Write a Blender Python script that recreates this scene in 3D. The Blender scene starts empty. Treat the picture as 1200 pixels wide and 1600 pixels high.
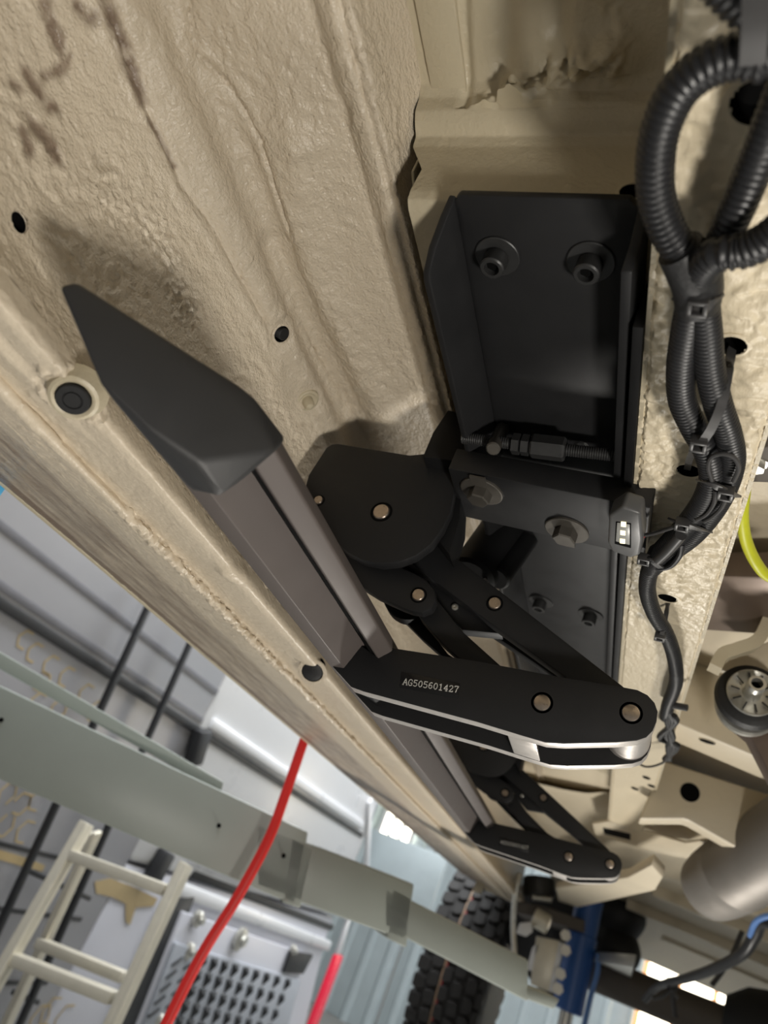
import bpy, bmesh, math, random
import numpy as np
from mathutils import Vector, Matrix
random.seed(7); RNG = np.random.default_rng(7)
S = bpy.context.scene; C = S.collection

# ------------------------------------------------------------------ camera
# world axes: X towards the middle of the raised van, Y along the van, Z up; the camera is at the origin
FP = 1110.0
_X = np.array([2455., 570., -1110.]); _Y = np.array([330., 740., 1110.])
_Y /= np.linalg.norm(_Y); _X -= _Y * (_X @ _Y); _X /= np.linalg.norm(_X); _Z = np.cross(_X, _Y)
MW = np.array([_X, _Y, _Z])
cam = bpy.data.cameras.new('camera'); camo = bpy.data.objects.new('camera', cam); C.objects.link(camo)
cam.sensor_fit = 'VERTICAL'; cam.sensor_height = 9.8; cam.lens = 9.8 * FP / 1600.0
cam.clip_start = 0.01; cam.clip_end = 60
cx, cy, cz = MW @ np.array([1, 0, 0]), MW @ np.array([0, -1, 0]), MW @ np.array([0, 0, -1])
camo.matrix_world = Matrix(((cx[0], cy[0], cz[0], 0), (cx[1], cy[1], cz[1], 0), (cx[2], cy[2], cz[2], 0), (0, 0, 0, 1)))
cam.dof.use_dof = True; cam.dof.focus_distance = 0.47; cam.dof.aperture_fstop = 2.0
S.camera = camo

# ------------------------------------------------------------------ world, lights, exposure
S.view_settings.view_transform = 'Standard'; S.view_settings.look = 'None'
S.view_settings.gamma = 1; S.view_settings.use_curve_mapping = False
S.view_settings.exposure = 0.0
w = bpy.data.worlds.new('World'); S.world = w; w.use_nodes = True
w.node_tree.nodes['Background'].inputs[0].default_value = (1.0, 0.97, 0.93, 1)
w.node_tree.nodes['Background'].inputs[1].default_value = 0.20

def area(name, loc, target, sx, sy, power, col):
    l = bpy.data.lights.new(name, 'AREA'); l.shape = 'RECTANGLE'; l.size = sx; l.size_y = sy; l.energy = power; l.color = col
    o = bpy.data.objects.new(name, l); C.objects.link(o); o.location = loc
    o.rotation_euler = (Vector(target) - Vector(loc)).to_track_quat('-Z', 'Y').to_euler()
    return o
# assumed ceiling lights, unseen: over the bay between the vans and at the rear
area('assumed_ceiling_light_bay', (-1.0, 2.2, 2.9), (-1.0, 2.2, 0), 0.9, 6.0, 210, (0.95, 0.98, 1.0))
area('assumed_ceiling_light_rear', (0.6, 6.6, 2.9), (0.6, 6.6, 0), 4.0, 1.5, 160, (0.97, 0.98, 1.0))
# assumed area lights added out of view: under the van and beside the camera
area('assumed_lamp_under_van', (0.25, 1.70, -0.80), (-0.10, 0.60, 0.3), 0.20, 0.16, 13.0, (1.0, 0.955, 0.88))
area('assumed_lamp_by_camera', (0.40, 0.08, -0.33), (-0.25, 0.3, 0.25), 0.10, 0.10, 5.2, (1.0, 0.95, 0.87))

# ------------------------------------------------------------------ helpers
WL = {}
def ray(u, v): return MW @ np.array([(u - 600) / FP, (v - 800) / FP, 1.0])
def P(u, v, X=None, Y=None, Z=None):
    d = ray(u, v)
    t = X / d[0] if X is not None else (Y / d[1] if Y is not None else Z / d[2])
    return d * t
def PY(pts, Y): return [P(u, v, Y=Y) for u, v in pts]
def PZ(pts, Z): return [P(u, v, Z=Z) for u, v in pts]

def props(o, label=None, cat=None, group=None, kind=None):
    if label: o['label'] = label
    if cat: o['category'] = cat
    if group: o['group'] = group
    if kind: o['kind'] = kind
    return o
def thing(name, loc, label, cat, group=None, kind=None):
    o = bpy.data.objects.new(name, None); C.objects.link(o); o.location = loc; o.empty_display_size = 0.02
    WL[o.name] = np.array(loc, float)
    return props(o, label, cat, group, kind)
def link(name, me, mat, parent=None, smooth=True, ang=35, label=None, cat=None, group=None, kind=None):
    co = np.empty(len(me.vertices) * 3); me.vertices.foreach_get('co', co); co = co.reshape(-1, 3)
    if parent is not None: loc = WL[parent.name]
    else:
        loc = (co.min(0) + co.max(0)) / 2; loc[2] = co[:, 2].min()
    me.vertices.foreach_set('co', (co - loc).ravel())
    if mat: me.materials.append(mat)
    if smooth:
        me.shade_smooth(); me.set_sharp_from_angle(angle=math.radians(ang))
    me.update()
    o = bpy.data.objects.new(name, me); C.objects.link(o)
    if parent is not None: o.parent = parent
    else: o.location = loc
    WL[o.name] = np.array(loc, float)
    return props(o, label, cat, group, kind)
def pyd(name, v, f):
    me = bpy.data.meshes.new(name); me.from_pydata([tuple(map(float, p)) for p in v], [], [tuple(map(int, q)) for q in f]); return me
def frame(axis):
    a = np.array(axis, float); a /= np.linalg.norm(a)
    h = np.array([0, 0, 1.0]) if abs(a[2]) < 0.9 else np.array([1.0, 0, 0])
    u = np.cross(h, a); u /= np.linalg.norm(u); return a, u, np.cross(a, u)

class MB:
    def __init__(s): s.v = []; s.f = []
    def add(s, v, f):
        n = len(s.v); s.v += [np.array(p, float) for p in v]; s.f += [[i + n for i in q] for q in f]; return s
    def prism(s, pts, vec, bevel=0.0, seg=2):
        bm = bmesh.new(); vec = Vector(vec)
        vs = [bm.verts.new(Vector(p)) for p in pts]; f = bm.faces.new(vs)
        r = bmesh.ops.extrude_face_region(bm, geom=[f])
        bmesh.ops.translate(bm, vec=vec, verts=[e for e in r['geom'] if isinstance(e, bmesh.types.BMVert)])
        bmesh.ops.recalc_face_normals(bm, faces=bm.faces)
        if bevel > 0:
            es = [e for e in bm.edges if len(e.link_faces) == 2 and e.calc_face_angle(0) > 0.5]
            bmesh.ops.bevel(bm, geom=es, offset=bevel, segments=seg, affect='EDGES', clamp_overlap=True, profile=0.5)
        return s._bm(bm)
    def _bm(s, bm):
        bm.verts.ensure_lookup_table(); bm.verts.index_update()
        s.add([v.co[:] for v in bm.verts], [[v.index for v in f.verts] for f in bm.faces]); bm.free(); return s
    def hull(s, pts, bevel=0.0, seg=2):
        bm = bmesh.new()
        for p in pts: bm.verts.new(Vector(p))
        r = bmesh.ops.convex_hull(bm, input=bm.verts)
        bmesh.ops.delete(bm, geom=[e for e in r['geom_interior'] if isinstance(e, bmesh.types.BMVert)], context='VERTS')
        bmesh.ops.dissolve_limit(bm, angle_limit=0.02, verts=bm.verts, edges=bm.edges)
        bmesh.ops.recalc_face_normals(bm, faces=bm.faces)
        if bevel > 0:
            es = [e for e in bm.edges if len(e.link_faces) == 2 and e.calc_face_angle(0) > 0.25]
            bmesh.ops.bevel(bm, geom=es, offset=bevel, segments=seg, affect='EDGES', clamp_overlap=True, profile=0.5)
        return s._bm(bm)
    def box(s, lo, hi, bevel=0.0):
        x0, y0, z0 = lo; x1, y1, z1 = hi
        return s.prism([(x0, y0, z0), (x1, y0, z0), (x1, y1, z0), (x0, y1, z0)], (0, 0, z1 - z0), bevel)
    def beam(s, p0, p1, wid, hgt, up=(0, 0, 1), bevel=0.0):
        p0 = np.array(p0, float); p1 = np.array(p1, float); a = p1 - p0; a /= np.linalg.norm(a)
        u = np.array(up, float); sd = np.cross(a, u); sd /= np.linalg.norm(sd); u = np.cross(sd, a)
        q = [p0 + sd * wid / 2 * i + u * hgt / 2 * j for i, j in ((-1, -1), (1, -1), (1, 1), (-1, 1))]
        return s.prism(q, p1 - p0, bevel)
    def lathe(s, o, axis, prof, seg=24, rot=0.0, capa=True, capb=True):
        a, u, w_ = frame(axis); o = np.array(o, float); vs = []; fs = []
        for d, r in prof:
            for k in range(seg):
                t = rot + 2 * math.pi * k / seg
                vs.append(o + a * d + (u * math.cos(t) + w_ * math.sin(t)) * r)
        for i in range(len(prof) - 1):
            for k in range(seg):
                k2 = (k + 1) % seg; fs.append([i * seg + k, i * seg + k2, (i + 1) * seg + k2, (i + 1) * seg + k])
        if capa: fs.append(list(range(seg))[::-1])
        if capb: fs.append([(len(prof) - 1) * seg + k for k in range(seg)])
        return s.add(vs, fs)
    def cyl(s, p0, p1, r, seg=20, r2=None, ch=0.0):
        p0 = np.array(p0, float); p1 = np.array(p1, float); L = np.linalg.norm(p1 - p0); r2 = r if r2 is None else r2
        pr = [(0, r - ch), (ch, r), (L - ch, r2), (L, r2 - ch)] if ch > 0 else [(0, r), (L, r2)]
        return s.lathe(p0, p1 - p0, pr, seg)
    def tube(s, pts, rad, seg=10, step=None, rib=None, flat=None):
        pts = np.array(smooth_path(pts, step)); n = len(pts)
        tang = np.gradient(pts, axis=0); tang /= np.linalg.norm(tang, axis=1)[:, None]
        L = np.r_[0, np.cumsum(np.linalg.norm(np.diff(pts, axis=0), axis=1))]
        _, u, _w = frame(tang[0]); vs = []; fs = []
        for i in range(n):
            u = u - tang[i] * (u @ tang[i]); u /= np.linalg.norm(u); ww = np.cross(tang[i], u)
            r = rad(L[i] / L[-1]) if callable(rad) else rad
            if rib: r = r * (1 + rib[1] * (1 if (L[i] % rib[0]) < rib[0] * 0.55 else -1))
            for k in range(seg):
                t = 2 * math.pi * k / seg; vs.append(pts[i] + (u * math.cos(t) + ww * math.sin(t)) * r)
        for i in range(n - 1):
            for k in range(seg):
                k2 = (k + 1) % seg; fs.append([i * seg + k, i * seg + k2, (i + 1) * seg + k2, (i + 1) * seg + k])
        fs.append(list(range(seg))[::-1]); fs.append([(n - 1) * seg + k for k in range(seg)])
        return s.add(vs, fs)
    def strap(s, pts, nrm, wid, thk, step=None):
        pts = np.array(smooth_path(pts, step)); t = np.gradient(pts, axis=0); t /= np.linalg.norm(t, axis=1)[:, None]
        vs = []; fs = []; nrm = np.array(nrm, float); nn = len(pts)
        for i in range(nn):
            sd = np.cross(t[i], nrm); sd /= np.linalg.norm(sd); nv = np.cross(sd, t[i])
            for a, b in ((-1, -1), (1, -1), (1, 1), (-1, 1)): vs.append(pts[i] + sd * wid / 2 * a + nv * thk / 2 * b)
        for i in range(nn - 1):
            for k in range(4):
                k2 = (k + 1) % 4; fs.append([i * 4 + k, i * 4 + k2, i * 4 + 4 + k2, i * 4 + 4 + k])
        fs.append([3, 2, 1, 0]); fs.append([(nn - 1) * 4 + k for k in range(4)]); return s.add(vs, fs)
    def build(s, name, mat, parent=None, **k):
        return link(name, pyd(name, s.v, s.f), mat, parent, **k)
def smooth_path(pts, step=None):
    p = np.array(pts, float)
    if len(p) < 3 and step is None: return p
    q = np.vstack([2 * p[0] - p[1], p, 2 * p[-1] - p[-2]]); out = []
    for i in range(1, len(q) - 2):
        for t in np.linspace(0, 1, 24, endpoint=False):
            a, b, c, d = q[i - 1], q[i], q[i + 1], q[i + 2]
            out.append(0.5 * ((2 * b) + (c - a) * t + (2 * a - 5 * b + 4 * c - d) * t * t + (3 * b - a - 3 * c + d) * t ** 3))
    out.append(p[-1]); out = np.array(out)
    L = np.r_[0, np.cumsum(np.linalg.norm(np.diff(out, axis=0), axis=1))]
    st = step or L[-1] / max(12, 6 * len(p)); n = max(3, int(L[-1] / st))
    t = np.linspace(0, L[-1], n)
    return np.stack([np.interp(t, L, out[:, k]) for k in range(3)], 1)

# ---- vector noise for relief that is real geometry
_T = RNG.random((256, 256))
def vn(x, y):
    xi = np.floor(x).astype(int); yi = np.floor(y).astype(int); fx = x - xi; fy = y - yi
    fx = fx * fx * (3 - 2 * fx); fy = fy * fy * (3 - 2 * fy); g = lambda a, b: _T[a % 256, b % 256]
    return (g(xi, yi) * (1 - fx) + g(xi + 1, yi) * fx) * (1 - fy) + (g(xi, yi + 1) * (1 - fx) + g(xi + 1, yi + 1) * fx) * fy * 1.0 - 0.5
def fbm(x, y, o=3):
    r = 0; a = 1.0
    for i in range(o): r = r + a * vn(x * 2 ** i + 17 * i, y * 2 ** i + 31 * i); a *= 0.5
    return r
def gauss(d, s): return np.exp(-(d / s) ** 2)
def seg_dist(px, py, poly):
    best = np.full(np.shape(px), 1e9)
    for (x0, y0), (x1, y1) in zip(poly[:-1], poly[1:]):
        dx, dy = x1 - x0, y1 - y0; t = np.clip(((px - x0) * dx + (py - y0) * dy) / (dx * dx + dy * dy + 1e-12), 0, 1)
        best = np.minimum(best, np.hypot(px - x0 - t * dx, py - y0 - t * dy))
    return best
def surf(name, G, mat, parent, disp=None, holes=(), brown_tint=None, toward=(0, 0, 0), **k):
    nu, nv = G.shape[:2]
    du = np.gradient(G, axis=0); dv = np.gradient(G, axis=1); N = np.cross(du, dv); N /= np.linalg.norm(N, axis=2)[..., None] + 1e-12
    mid = (nu // 2, nv // 2)
    flip = (N[mid] @ (np.array(toward) - G[mid])) < 0
    if flip: N = -N
    if disp is not None: G = G + N * disp[..., None]
    idx = np.arange(nu * nv).reshape(nu, nv)
    F = np.stack([idx[:-1, :-1], idx[1:, :-1], idx[1:, 1:], idx[:-1, 1:]], -1).reshape(-1, 4)
    if flip: F = F[:, ::-1]
    V = G.reshape(-1, 3)
    if holes:
        c = V[F].mean(1); keep = np.ones(len(F), bool)
        for hc, hr in holes: keep &= np.linalg.norm(c - np.array(hc), axis=1) > hr
        F = F[keep]
    me = bpy.data.meshes.new(name)
    me.vertices.add(len(V)); me.vertices.foreach_set('co', V.ravel())
    me.loops.add(len(F) * 4); me.loops.foreach_set('vertex_index', F.ravel().astype(np.int32))
    me.polygons.add(len(F)); me.polygons.foreach_set('loop_start', np.arange(0, len(F) * 4, 4, dtype=np.int32))
    me.update(calc_edges=True)
    if brown_tint is not None:
        at = me.attributes.new('brown_tint', 'FLOAT', 'POINT'); at.data.foreach_set('value', brown_tint.ravel().astype(np.float32))
    return link(name, me, mat, parent, ang=60, **k)

# ------------------------------------------------------------------ materials
def srgb(c): return tuple(((x / 255) / 12.92 if x / 255 <= 0.04045 else ((x / 255 + 0.055) / 1.055) ** 2.4) for x in c)
def mat(name, col, rough=0.5, metal=0.0, var=0.12, vscale=30, bump=0.0, bscale=200, bstretch=(1, 1, 1), emit=0.0, spec=0.5, brown_tint=None, bump2=0.0, b2scale=60, rvar=0.1):
    m = bpy.data.materials.new(name); m.use_nodes = True; nt = m.node_tree; N = nt.nodes; L = nt.links; b = N['Principled BSDF']
    c = srgb(col); b.inputs['Roughness'].default_value = rough; b.inputs['Metallic'].default_value = metal
    b.inputs['Specular IOR Level'].default_value = spec
    tc = N.new('ShaderNodeTexCoord')
    nz = N.new('ShaderNodeTexNoise'); nz.inputs['Scale'].default_value = vscale; nz.inputs['Detail'].default_value = 4
    L.new(tc.outputs['Object'], nz.inputs['Vector'])
    mx = N.new('ShaderNodeMix'); mx.data_type = 'RGBA'
    mx.inputs['A'].default_value = tuple(x * (1 - var) for x in c) + (1,); mx.inputs['B'].default_value = tuple(min(1, x * (1 + var)) for x in c) + (1,)
    L.new(nz.outputs['Fac'], mx.inputs['Factor']); out = mx.outputs['Result']
    mr = N.new('ShaderNodeMapRange'); mr.inputs['To Min'].default_value = max(0, rough - rvar); mr.inputs['To Max'].default_value = min(1, rough + rvar)
    L.new(nz.outputs['Fac'], mr.inputs['Value']); L.new(mr.outputs['Result'], b.inputs['Roughness'])
    if brown_tint:
        at = N.new('ShaderNodeAttribute'); at.attribute_name = 'brown_tint'
        m2 = N.new('ShaderNodeMix'); m2.data_type = 'RGBA'; m2.inputs['B'].default_value = srgb(brown_tint) + (1,)
        L.new(at.outputs['Fac'], m2.inputs['Factor']); L.new(out, m2.inputs['A']); out = m2.outputs['Result']
    L.new(out, b.inputs['Base Color'])
    nrm = None
    for (st, sc, strch) in ((bump, bscale, bstretch), (bump2, b2scale, (1, 1, 1))):
        if st <= 0: continue
        mp = N.new('ShaderNodeMapping'); mp.inputs['Scale'].default_value = strch; L.new(tc.outputs['Object'], mp.inputs['Vector'])
        bn = N.new('ShaderNodeTexNoise'); bn.inputs['Scale'].default_value = sc; bn.inputs['Detail'].default_value = 3; L.new(mp.outputs['Vector'], bn.inputs['Vector'])
        bp = N.new('ShaderNodeBump'); bp.inputs['Strength'].default_value = 1.0; bp.inputs['Distance'].default_value = st
        L.new(bn.outputs['Fac'], bp.inputs['Height'])
        if nrm: L.new(nrm, bp.inputs['Normal'])
        nrm = bp.outputs['Normal']
    if nrm: L.new(nrm, b.inputs['Normal'])
    if emit > 0:
        b.inputs['Emission Color'].default_value = c + (1,); b.inputs['Emission Strength'].default_value = emit
    return m
M = {}
BEIGE = (204, 191, 170)
M['beige'] = mat('underseal_beige', BEIGE, 0.30, var=0.05, vscale=12, bump=0.0012, bscale=300, bstretch=(1, 0.5, 1), brown_tint=(112, 92, 76), spec=0.6, bump2=0.0010, b2scale=520, rvar=0.06)
M['beige_sill'] = mat('sill_beige', (200, 187, 166), 0.42, var=0.06, vscale=14, bump=0.0006, bscale=330, brown_tint=(112, 92, 76))
M['beige_smooth'] = mat('body_beige_smooth', (188, 177, 152), 0.40, var=0.05, vscale=14, bump=0.0004, bscale=420)
M['beige_rail'] = mat('rail_beige_textured', (214, 201, 174), 0.42, var=0.05, vscale=20, bump=0.0009, bscale=280, bstretch=(1, 0.6, 1))
M['beige_far'] = mat('underbody_beige', (206, 194, 170), 0.5, var=0.08, vscale=9, bump=0.0008, bscale=90)
M['black'] = mat('satin_black_coating', (30, 30, 31), 0.5, var=0.12, vscale=40, spec=0.35, bump=0.00005, bscale=1500)
M['black2'] = mat('matte_black_coating', (17, 17, 18), 0.6, var=0.15, vscale=40, spec=0.3)
M['void'] = mat('dark_hollow', (8, 8, 8), 0.9, var=0.1, spec=0.1)
M['board'] = mat('bronze_grey_extrusion', (88, 81, 78), 0.55, metal=0.1, var=0.06, vscale=30, bump=0.00002, bscale=1500)
M['cap'] = mat('charcoal_plastic', (44, 44, 45), 0.5, var=0.06, vscale=60, bump=0.00004, bscale=2500)
M['alu'] = mat('bare_aluminium', (196, 190, 184), 0.38, metal=0.6, var=0.08, vscale=200, bump=0.00003, bscale=1500)
M['pin'] = mat('brushed_steel_pin', (186, 172, 158), 0.3, metal=0.95, var=0.15, vscale=400)
M['steel'] = mat('zinc_steel', (196, 194, 186), 0.35, metal=0.8, var=0.15, vscale=120)
M['bolt'] = mat('black_oxide_steel', (62, 62, 62), 0.42, metal=0.5, var=0.15, vscale=200)
M['bolt2'] = mat('dull_grey_bolt_steel', (92, 88, 82), 0.42, metal=0.5, var=0.2, vscale=150)
M['loom'] = mat('black_conduit_plastic', (30, 30, 32), 0.42, var=0.12, vscale=60)
M['tape'] = mat('black_cloth_tape', (26, 26, 27), 0.55, var=0.2, vscale=80, bump=0.0004, bscale=300)
M['nylon'] = mat('black_nylon', (58, 57, 57), 0.4, var=0.1, vscale=90)
M['rubber'] = mat('black_rubber', (24, 24, 25), 0.6, var=0.15, vscale=60, bump=0.0002, bscale=300)
M['tyre'] = mat('tyre_rubber', (40, 38, 37), 0.7, var=0.2, vscale=30, bump=0.0005, bscale=150)
M['ledhouse'] = mat('grey_light_housing', (86, 86, 86), 0.4, var=0.08, vscale=120)
M['ledface'] = mat('pale_grey_lens', (150, 150, 146), 0.3, var=0.05, vscale=80)
M['led'] = mat('lit_led', (255, 240, 190), 0.4, emit=1.6)
M['red'] = mat('red_hose_rubber', (214, 40, 36), 0.4, var=0.08, vscale=25)
M['redwire'] = mat('red_wire', (190, 30, 40), 0.4)
M['yellow'] = mat('yellow_hose', (196, 200, 42), 0.45, var=0.2, vscale=70)
M['text'] = mat('pale_print', (206, 204, 198), 0.5, emit=0.0)
M['label'] = mat('black_gloss_label', (16, 16, 17), 0.3)
M['green'] = mat('green_reflection_glow', (90, 200, 110), 0.4, emit=0.15)
M['liftgrey'] = mat('lift_grey_paint', (152, 158, 152), 0.4, var=0.08, vscale=9, bump=0.0002, bscale=60)
M['ladder'] = mat('ladder_aluminium', (214, 208, 192), 0.38, metal=0.35, var=0.1, vscale=40)
M['vgrey'] = mat('silver_grey_wrap', (150, 150, 155), 0.3, var=0.10, vscale=3)
M['vwhite'] = mat('white_van_paint', (232, 233, 236), 0.3, var=0.02, vscale=4)
M['vmid'] = mat('crease_shade_grey', (104, 104, 110), 0.45)
M['vlight'] = mat('light_lavender_grey_paint', (204, 205, 214), 0.35, var=0.03, vscale=5)
M['vdark'] = mat('dark_grey_trim', (40, 41, 44), 0.5, var=0.15, vscale=12)
M['tan'] = mat('tan_print', (178, 158, 118), 0.5, var=0.15, vscale=12)
M['tail'] = mat('red_tail_lens', (232, 40, 70), 0.25, emit=0.25)
M['board_grey'] = mat('grey_recovery_board', (168, 173, 182), 0.5, var=0.15, vscale=18)
M['concrete'] = mat('shop_concrete', (140, 140, 137), 0.6, var=0.12, vscale=2.5, bump=0.001, bscale=30)
M['wall'] = mat('pale_blue_galvanised', (186, 198, 202), 0.45, metal=0.1, var=0.12, vscale=5, bump=0.002, bscale=14)
M['wallw'] = mat('white_wall', (214, 214, 210), 0.7, var=0.04, vscale=2)
M['shock'] = mat('blue_paint', (46, 90, 158), 0.35, var=0.06, vscale=20)
M['bluetape'] = mat('light_blue_tape', (86, 176, 226), 0.5)
M['pipe'] = mat('stainless_exhaust', (128, 123, 117), 0.55, metal=0.5, var=0.18, vscale=14, bump=0.0003, bscale=40)
M['rust'] = mat('dull_brown_steel', (112, 98, 88), 0.45, metal=0.5, var=0.2, vscale=30)
M['window'] = mat('bright_window', (255, 247, 225), 0.5, emit=5.0)
M['orange'] = mat('orange_glow_trim', (240, 176, 120), 0.6, emit=0.8)  # window mullions given a glow of their own, tinting the bright opening
M['chassis'] = mat('dark_chassis', (84, 77, 70), 0.55, var=0.2, vscale=20)
M['treadred'] = mat('red_tread_line', (140, 40, 46), 0.6); M['treadtan'] = mat('tan_tread_line', (158, 130, 104), 0.6)
M['blueline'] = mat('blue_cable', (92, 130, 190), 0.4)

# ------------------------------------------------------------------ the shop
FZ = -1.35
def plane(name, pts, m, kind='structure', thick=(0, 0, -0.05)):
    return MB().prism(pts, thick).build(name, M[m], None, smooth=False, kind=kind)
plane('floor', [(-6, -5, FZ), (6, -5, FZ), (6, 10, FZ), (-6, 10, FZ)], 'concrete')
plane('wall_left', [(-6, -5, FZ), (-6, 10, FZ), (-6, 10, 3.3), (-6, -5, 3.3)], 'wallw', thick=(-0.05, 0, 0))
plane('wall_right', [(6, -5, FZ), (6, 10, FZ), (6, 10, 3.3), (6, -5, 3.3)], 'wallw', thick=(0.05, 0, 0))
plane('ceiling', [(-6, -5, 3.3), (6, -5, 3.3), (6, 10, 3.3), (-6, 10, 3.3)], 'wallw', thick=(0, 0, 0.05))
# back wall: ribbed galvanised sheets, each a panel of its own
wb = thing('wall_back', (0, 9.0, FZ), None, None, kind='structure')
for i in range(12):
    x0 = -6 + i
    b = MB().box((x0 + 0.01, 9.0, FZ), (x0 + 0.99, 9.05, 3.3), 0.01)
    for k in range(4): b.prism([(x0 + 0.1 + k * 0.25, 9.0, FZ), (x0 + 0.13 + k * 0.25, 8.975, FZ), (x0 + 0.17 + k * 0.25, 8.975, FZ), (x0 + 0.2 + k * 0.25, 9.0, FZ)], (0, 0, 4.6))
    b.build('panel', M['wall'], wb)
for i, (u0, u1, v) in enumerate(((596, 650, 1290), (1004, 1180, 1540))):
    a = P(u0, v, Y=8.93); c = P(u1, v, Y=8.93)
    h = 0.35
    o = thing('window_%d' % (i + 1), (a[0], 8.93, a[2] - 0.1), None, None, kind='structure')
    x1 = c[0]
    MB().box((a[0], 8.94, a[2] - 0.12 - .5 * i), (x1, 8.96, a[2] + h + 0.25), 0).build('pane', M['window'], o)
    n = 3
    for k in range(n + 1):
        xx = a[0] + (x1 - a[0]) * k / n
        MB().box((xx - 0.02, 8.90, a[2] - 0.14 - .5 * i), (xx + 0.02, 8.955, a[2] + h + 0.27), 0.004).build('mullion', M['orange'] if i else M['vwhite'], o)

# ------------------------------------------------------------------ the raised van: underbody
van = thing('van_underbody', (0, 0, 0.13), 'beige textured underbody of the raised van with sill, ribs and frame rail', 'van')
# cross-section of the side structure as (x / z, z): sill lip ... inner wall ... long ridge ... recess
PROF = [(-3.50, 0.1560), (-3.44, 0.1530), (-3.38, 0.1528), (-3.22, 0.1510), (-3.05, 0.1460), (-2.88, 0.1390), (-2.80, 0.1358), (-2.72, 0.1335), (-2.66, 0.1325), (-2.56, 0.1318), (-2.50, 0.1335), (-2.44, 0.1380), (-2.36, 0.1395), (-2.22, 0.1385), (-2.12, 0.1385), (-2.04, 0.1408), (-1.97, 0.1460), (-1.88, 0.1565), (-1.75, 0.1770),
        (-1.5, 0.213), (-1.25, 0.260), (-1.10, 0.292), (-1.045, 0.304), (-1.00, 0.312), (-0.93, 0.329), (-0.87, 0.341), (-0.80, 0.3455), (-0.72, 0.3490), (-0.675, 0.3515), (-0.655, 0.3530), (-0.640, 0.3460), (-0.622, 0.3440), (-0.61, 0.3470), (-0.594, 0.3460), (-0.565, 0.363), (-0.53, 0.381), (-0.508, 0.392)]
def prof_pts(n):
    q = np.array([(r * z, z, r) for r, z in PROF]); qq = np.vstack([2 * q[0] - q[1], q, 2 * q[-1] - q[-2]]); out = []
    for i in range(1, len(qq) - 2):
        a, b, c, d = qq[i - 1:i + 3]
        for t in np.linspace(0, 1, 20, endpoint=False):
            cr = 0.5 * ((2 * b) + (c - a) * t + (2 * a - 5 * b + 4 * c - d) * t * t + (3 * b - a - 3 * c + d) * t ** 3)
            out.append(0.6 * cr + 0.4 * (b + (c - b) * t))
    out.append(q[-1]); out = np.array(out)
    L = np.r_[0, np.cumsum(np.hypot(np.diff(out[:, 0]), np.diff(out[:, 1])))]
    t = np.linspace(0, L[-1], n); return np.stack([np.interp(t, L, out[:, k]) for k in range(3)], 1)
PP = prof_pts(470)
def yy(y0, y1, st): return np.arange(y0, y1, st)
YS = np.r_[yy(0.02, 0.62, 0.00115), yy(0.62, 1.3, 0.004), yy(1.3, 3.02, 0.02)]
sl = np.r_[0, np.cumsum(np.hypot(np.diff(PP[:, 0]), np.diff(PP[:, 1])))]
def s_of_r(r): return np.interp(r, PP[:, 2], sl)
def z_of_r(r): return np.interp(r, PP[:, 2], PP[:, 1])
def body_pt(u, v):              # the place on the side structure that is seen along one line of sight
    d = ray(u, v); r = d[0] / d[2]; z = z_of_r(r); return np.array([r * z, d[1] / d[2] * z, z])
def sy(u, v):                   # the same as (arc length, y)
    d = ray(u, v); r = d[0] / d[2]; return (float(s_of_r(r)), float(d[1] / d[2] * z_of_r(r)))
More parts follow.
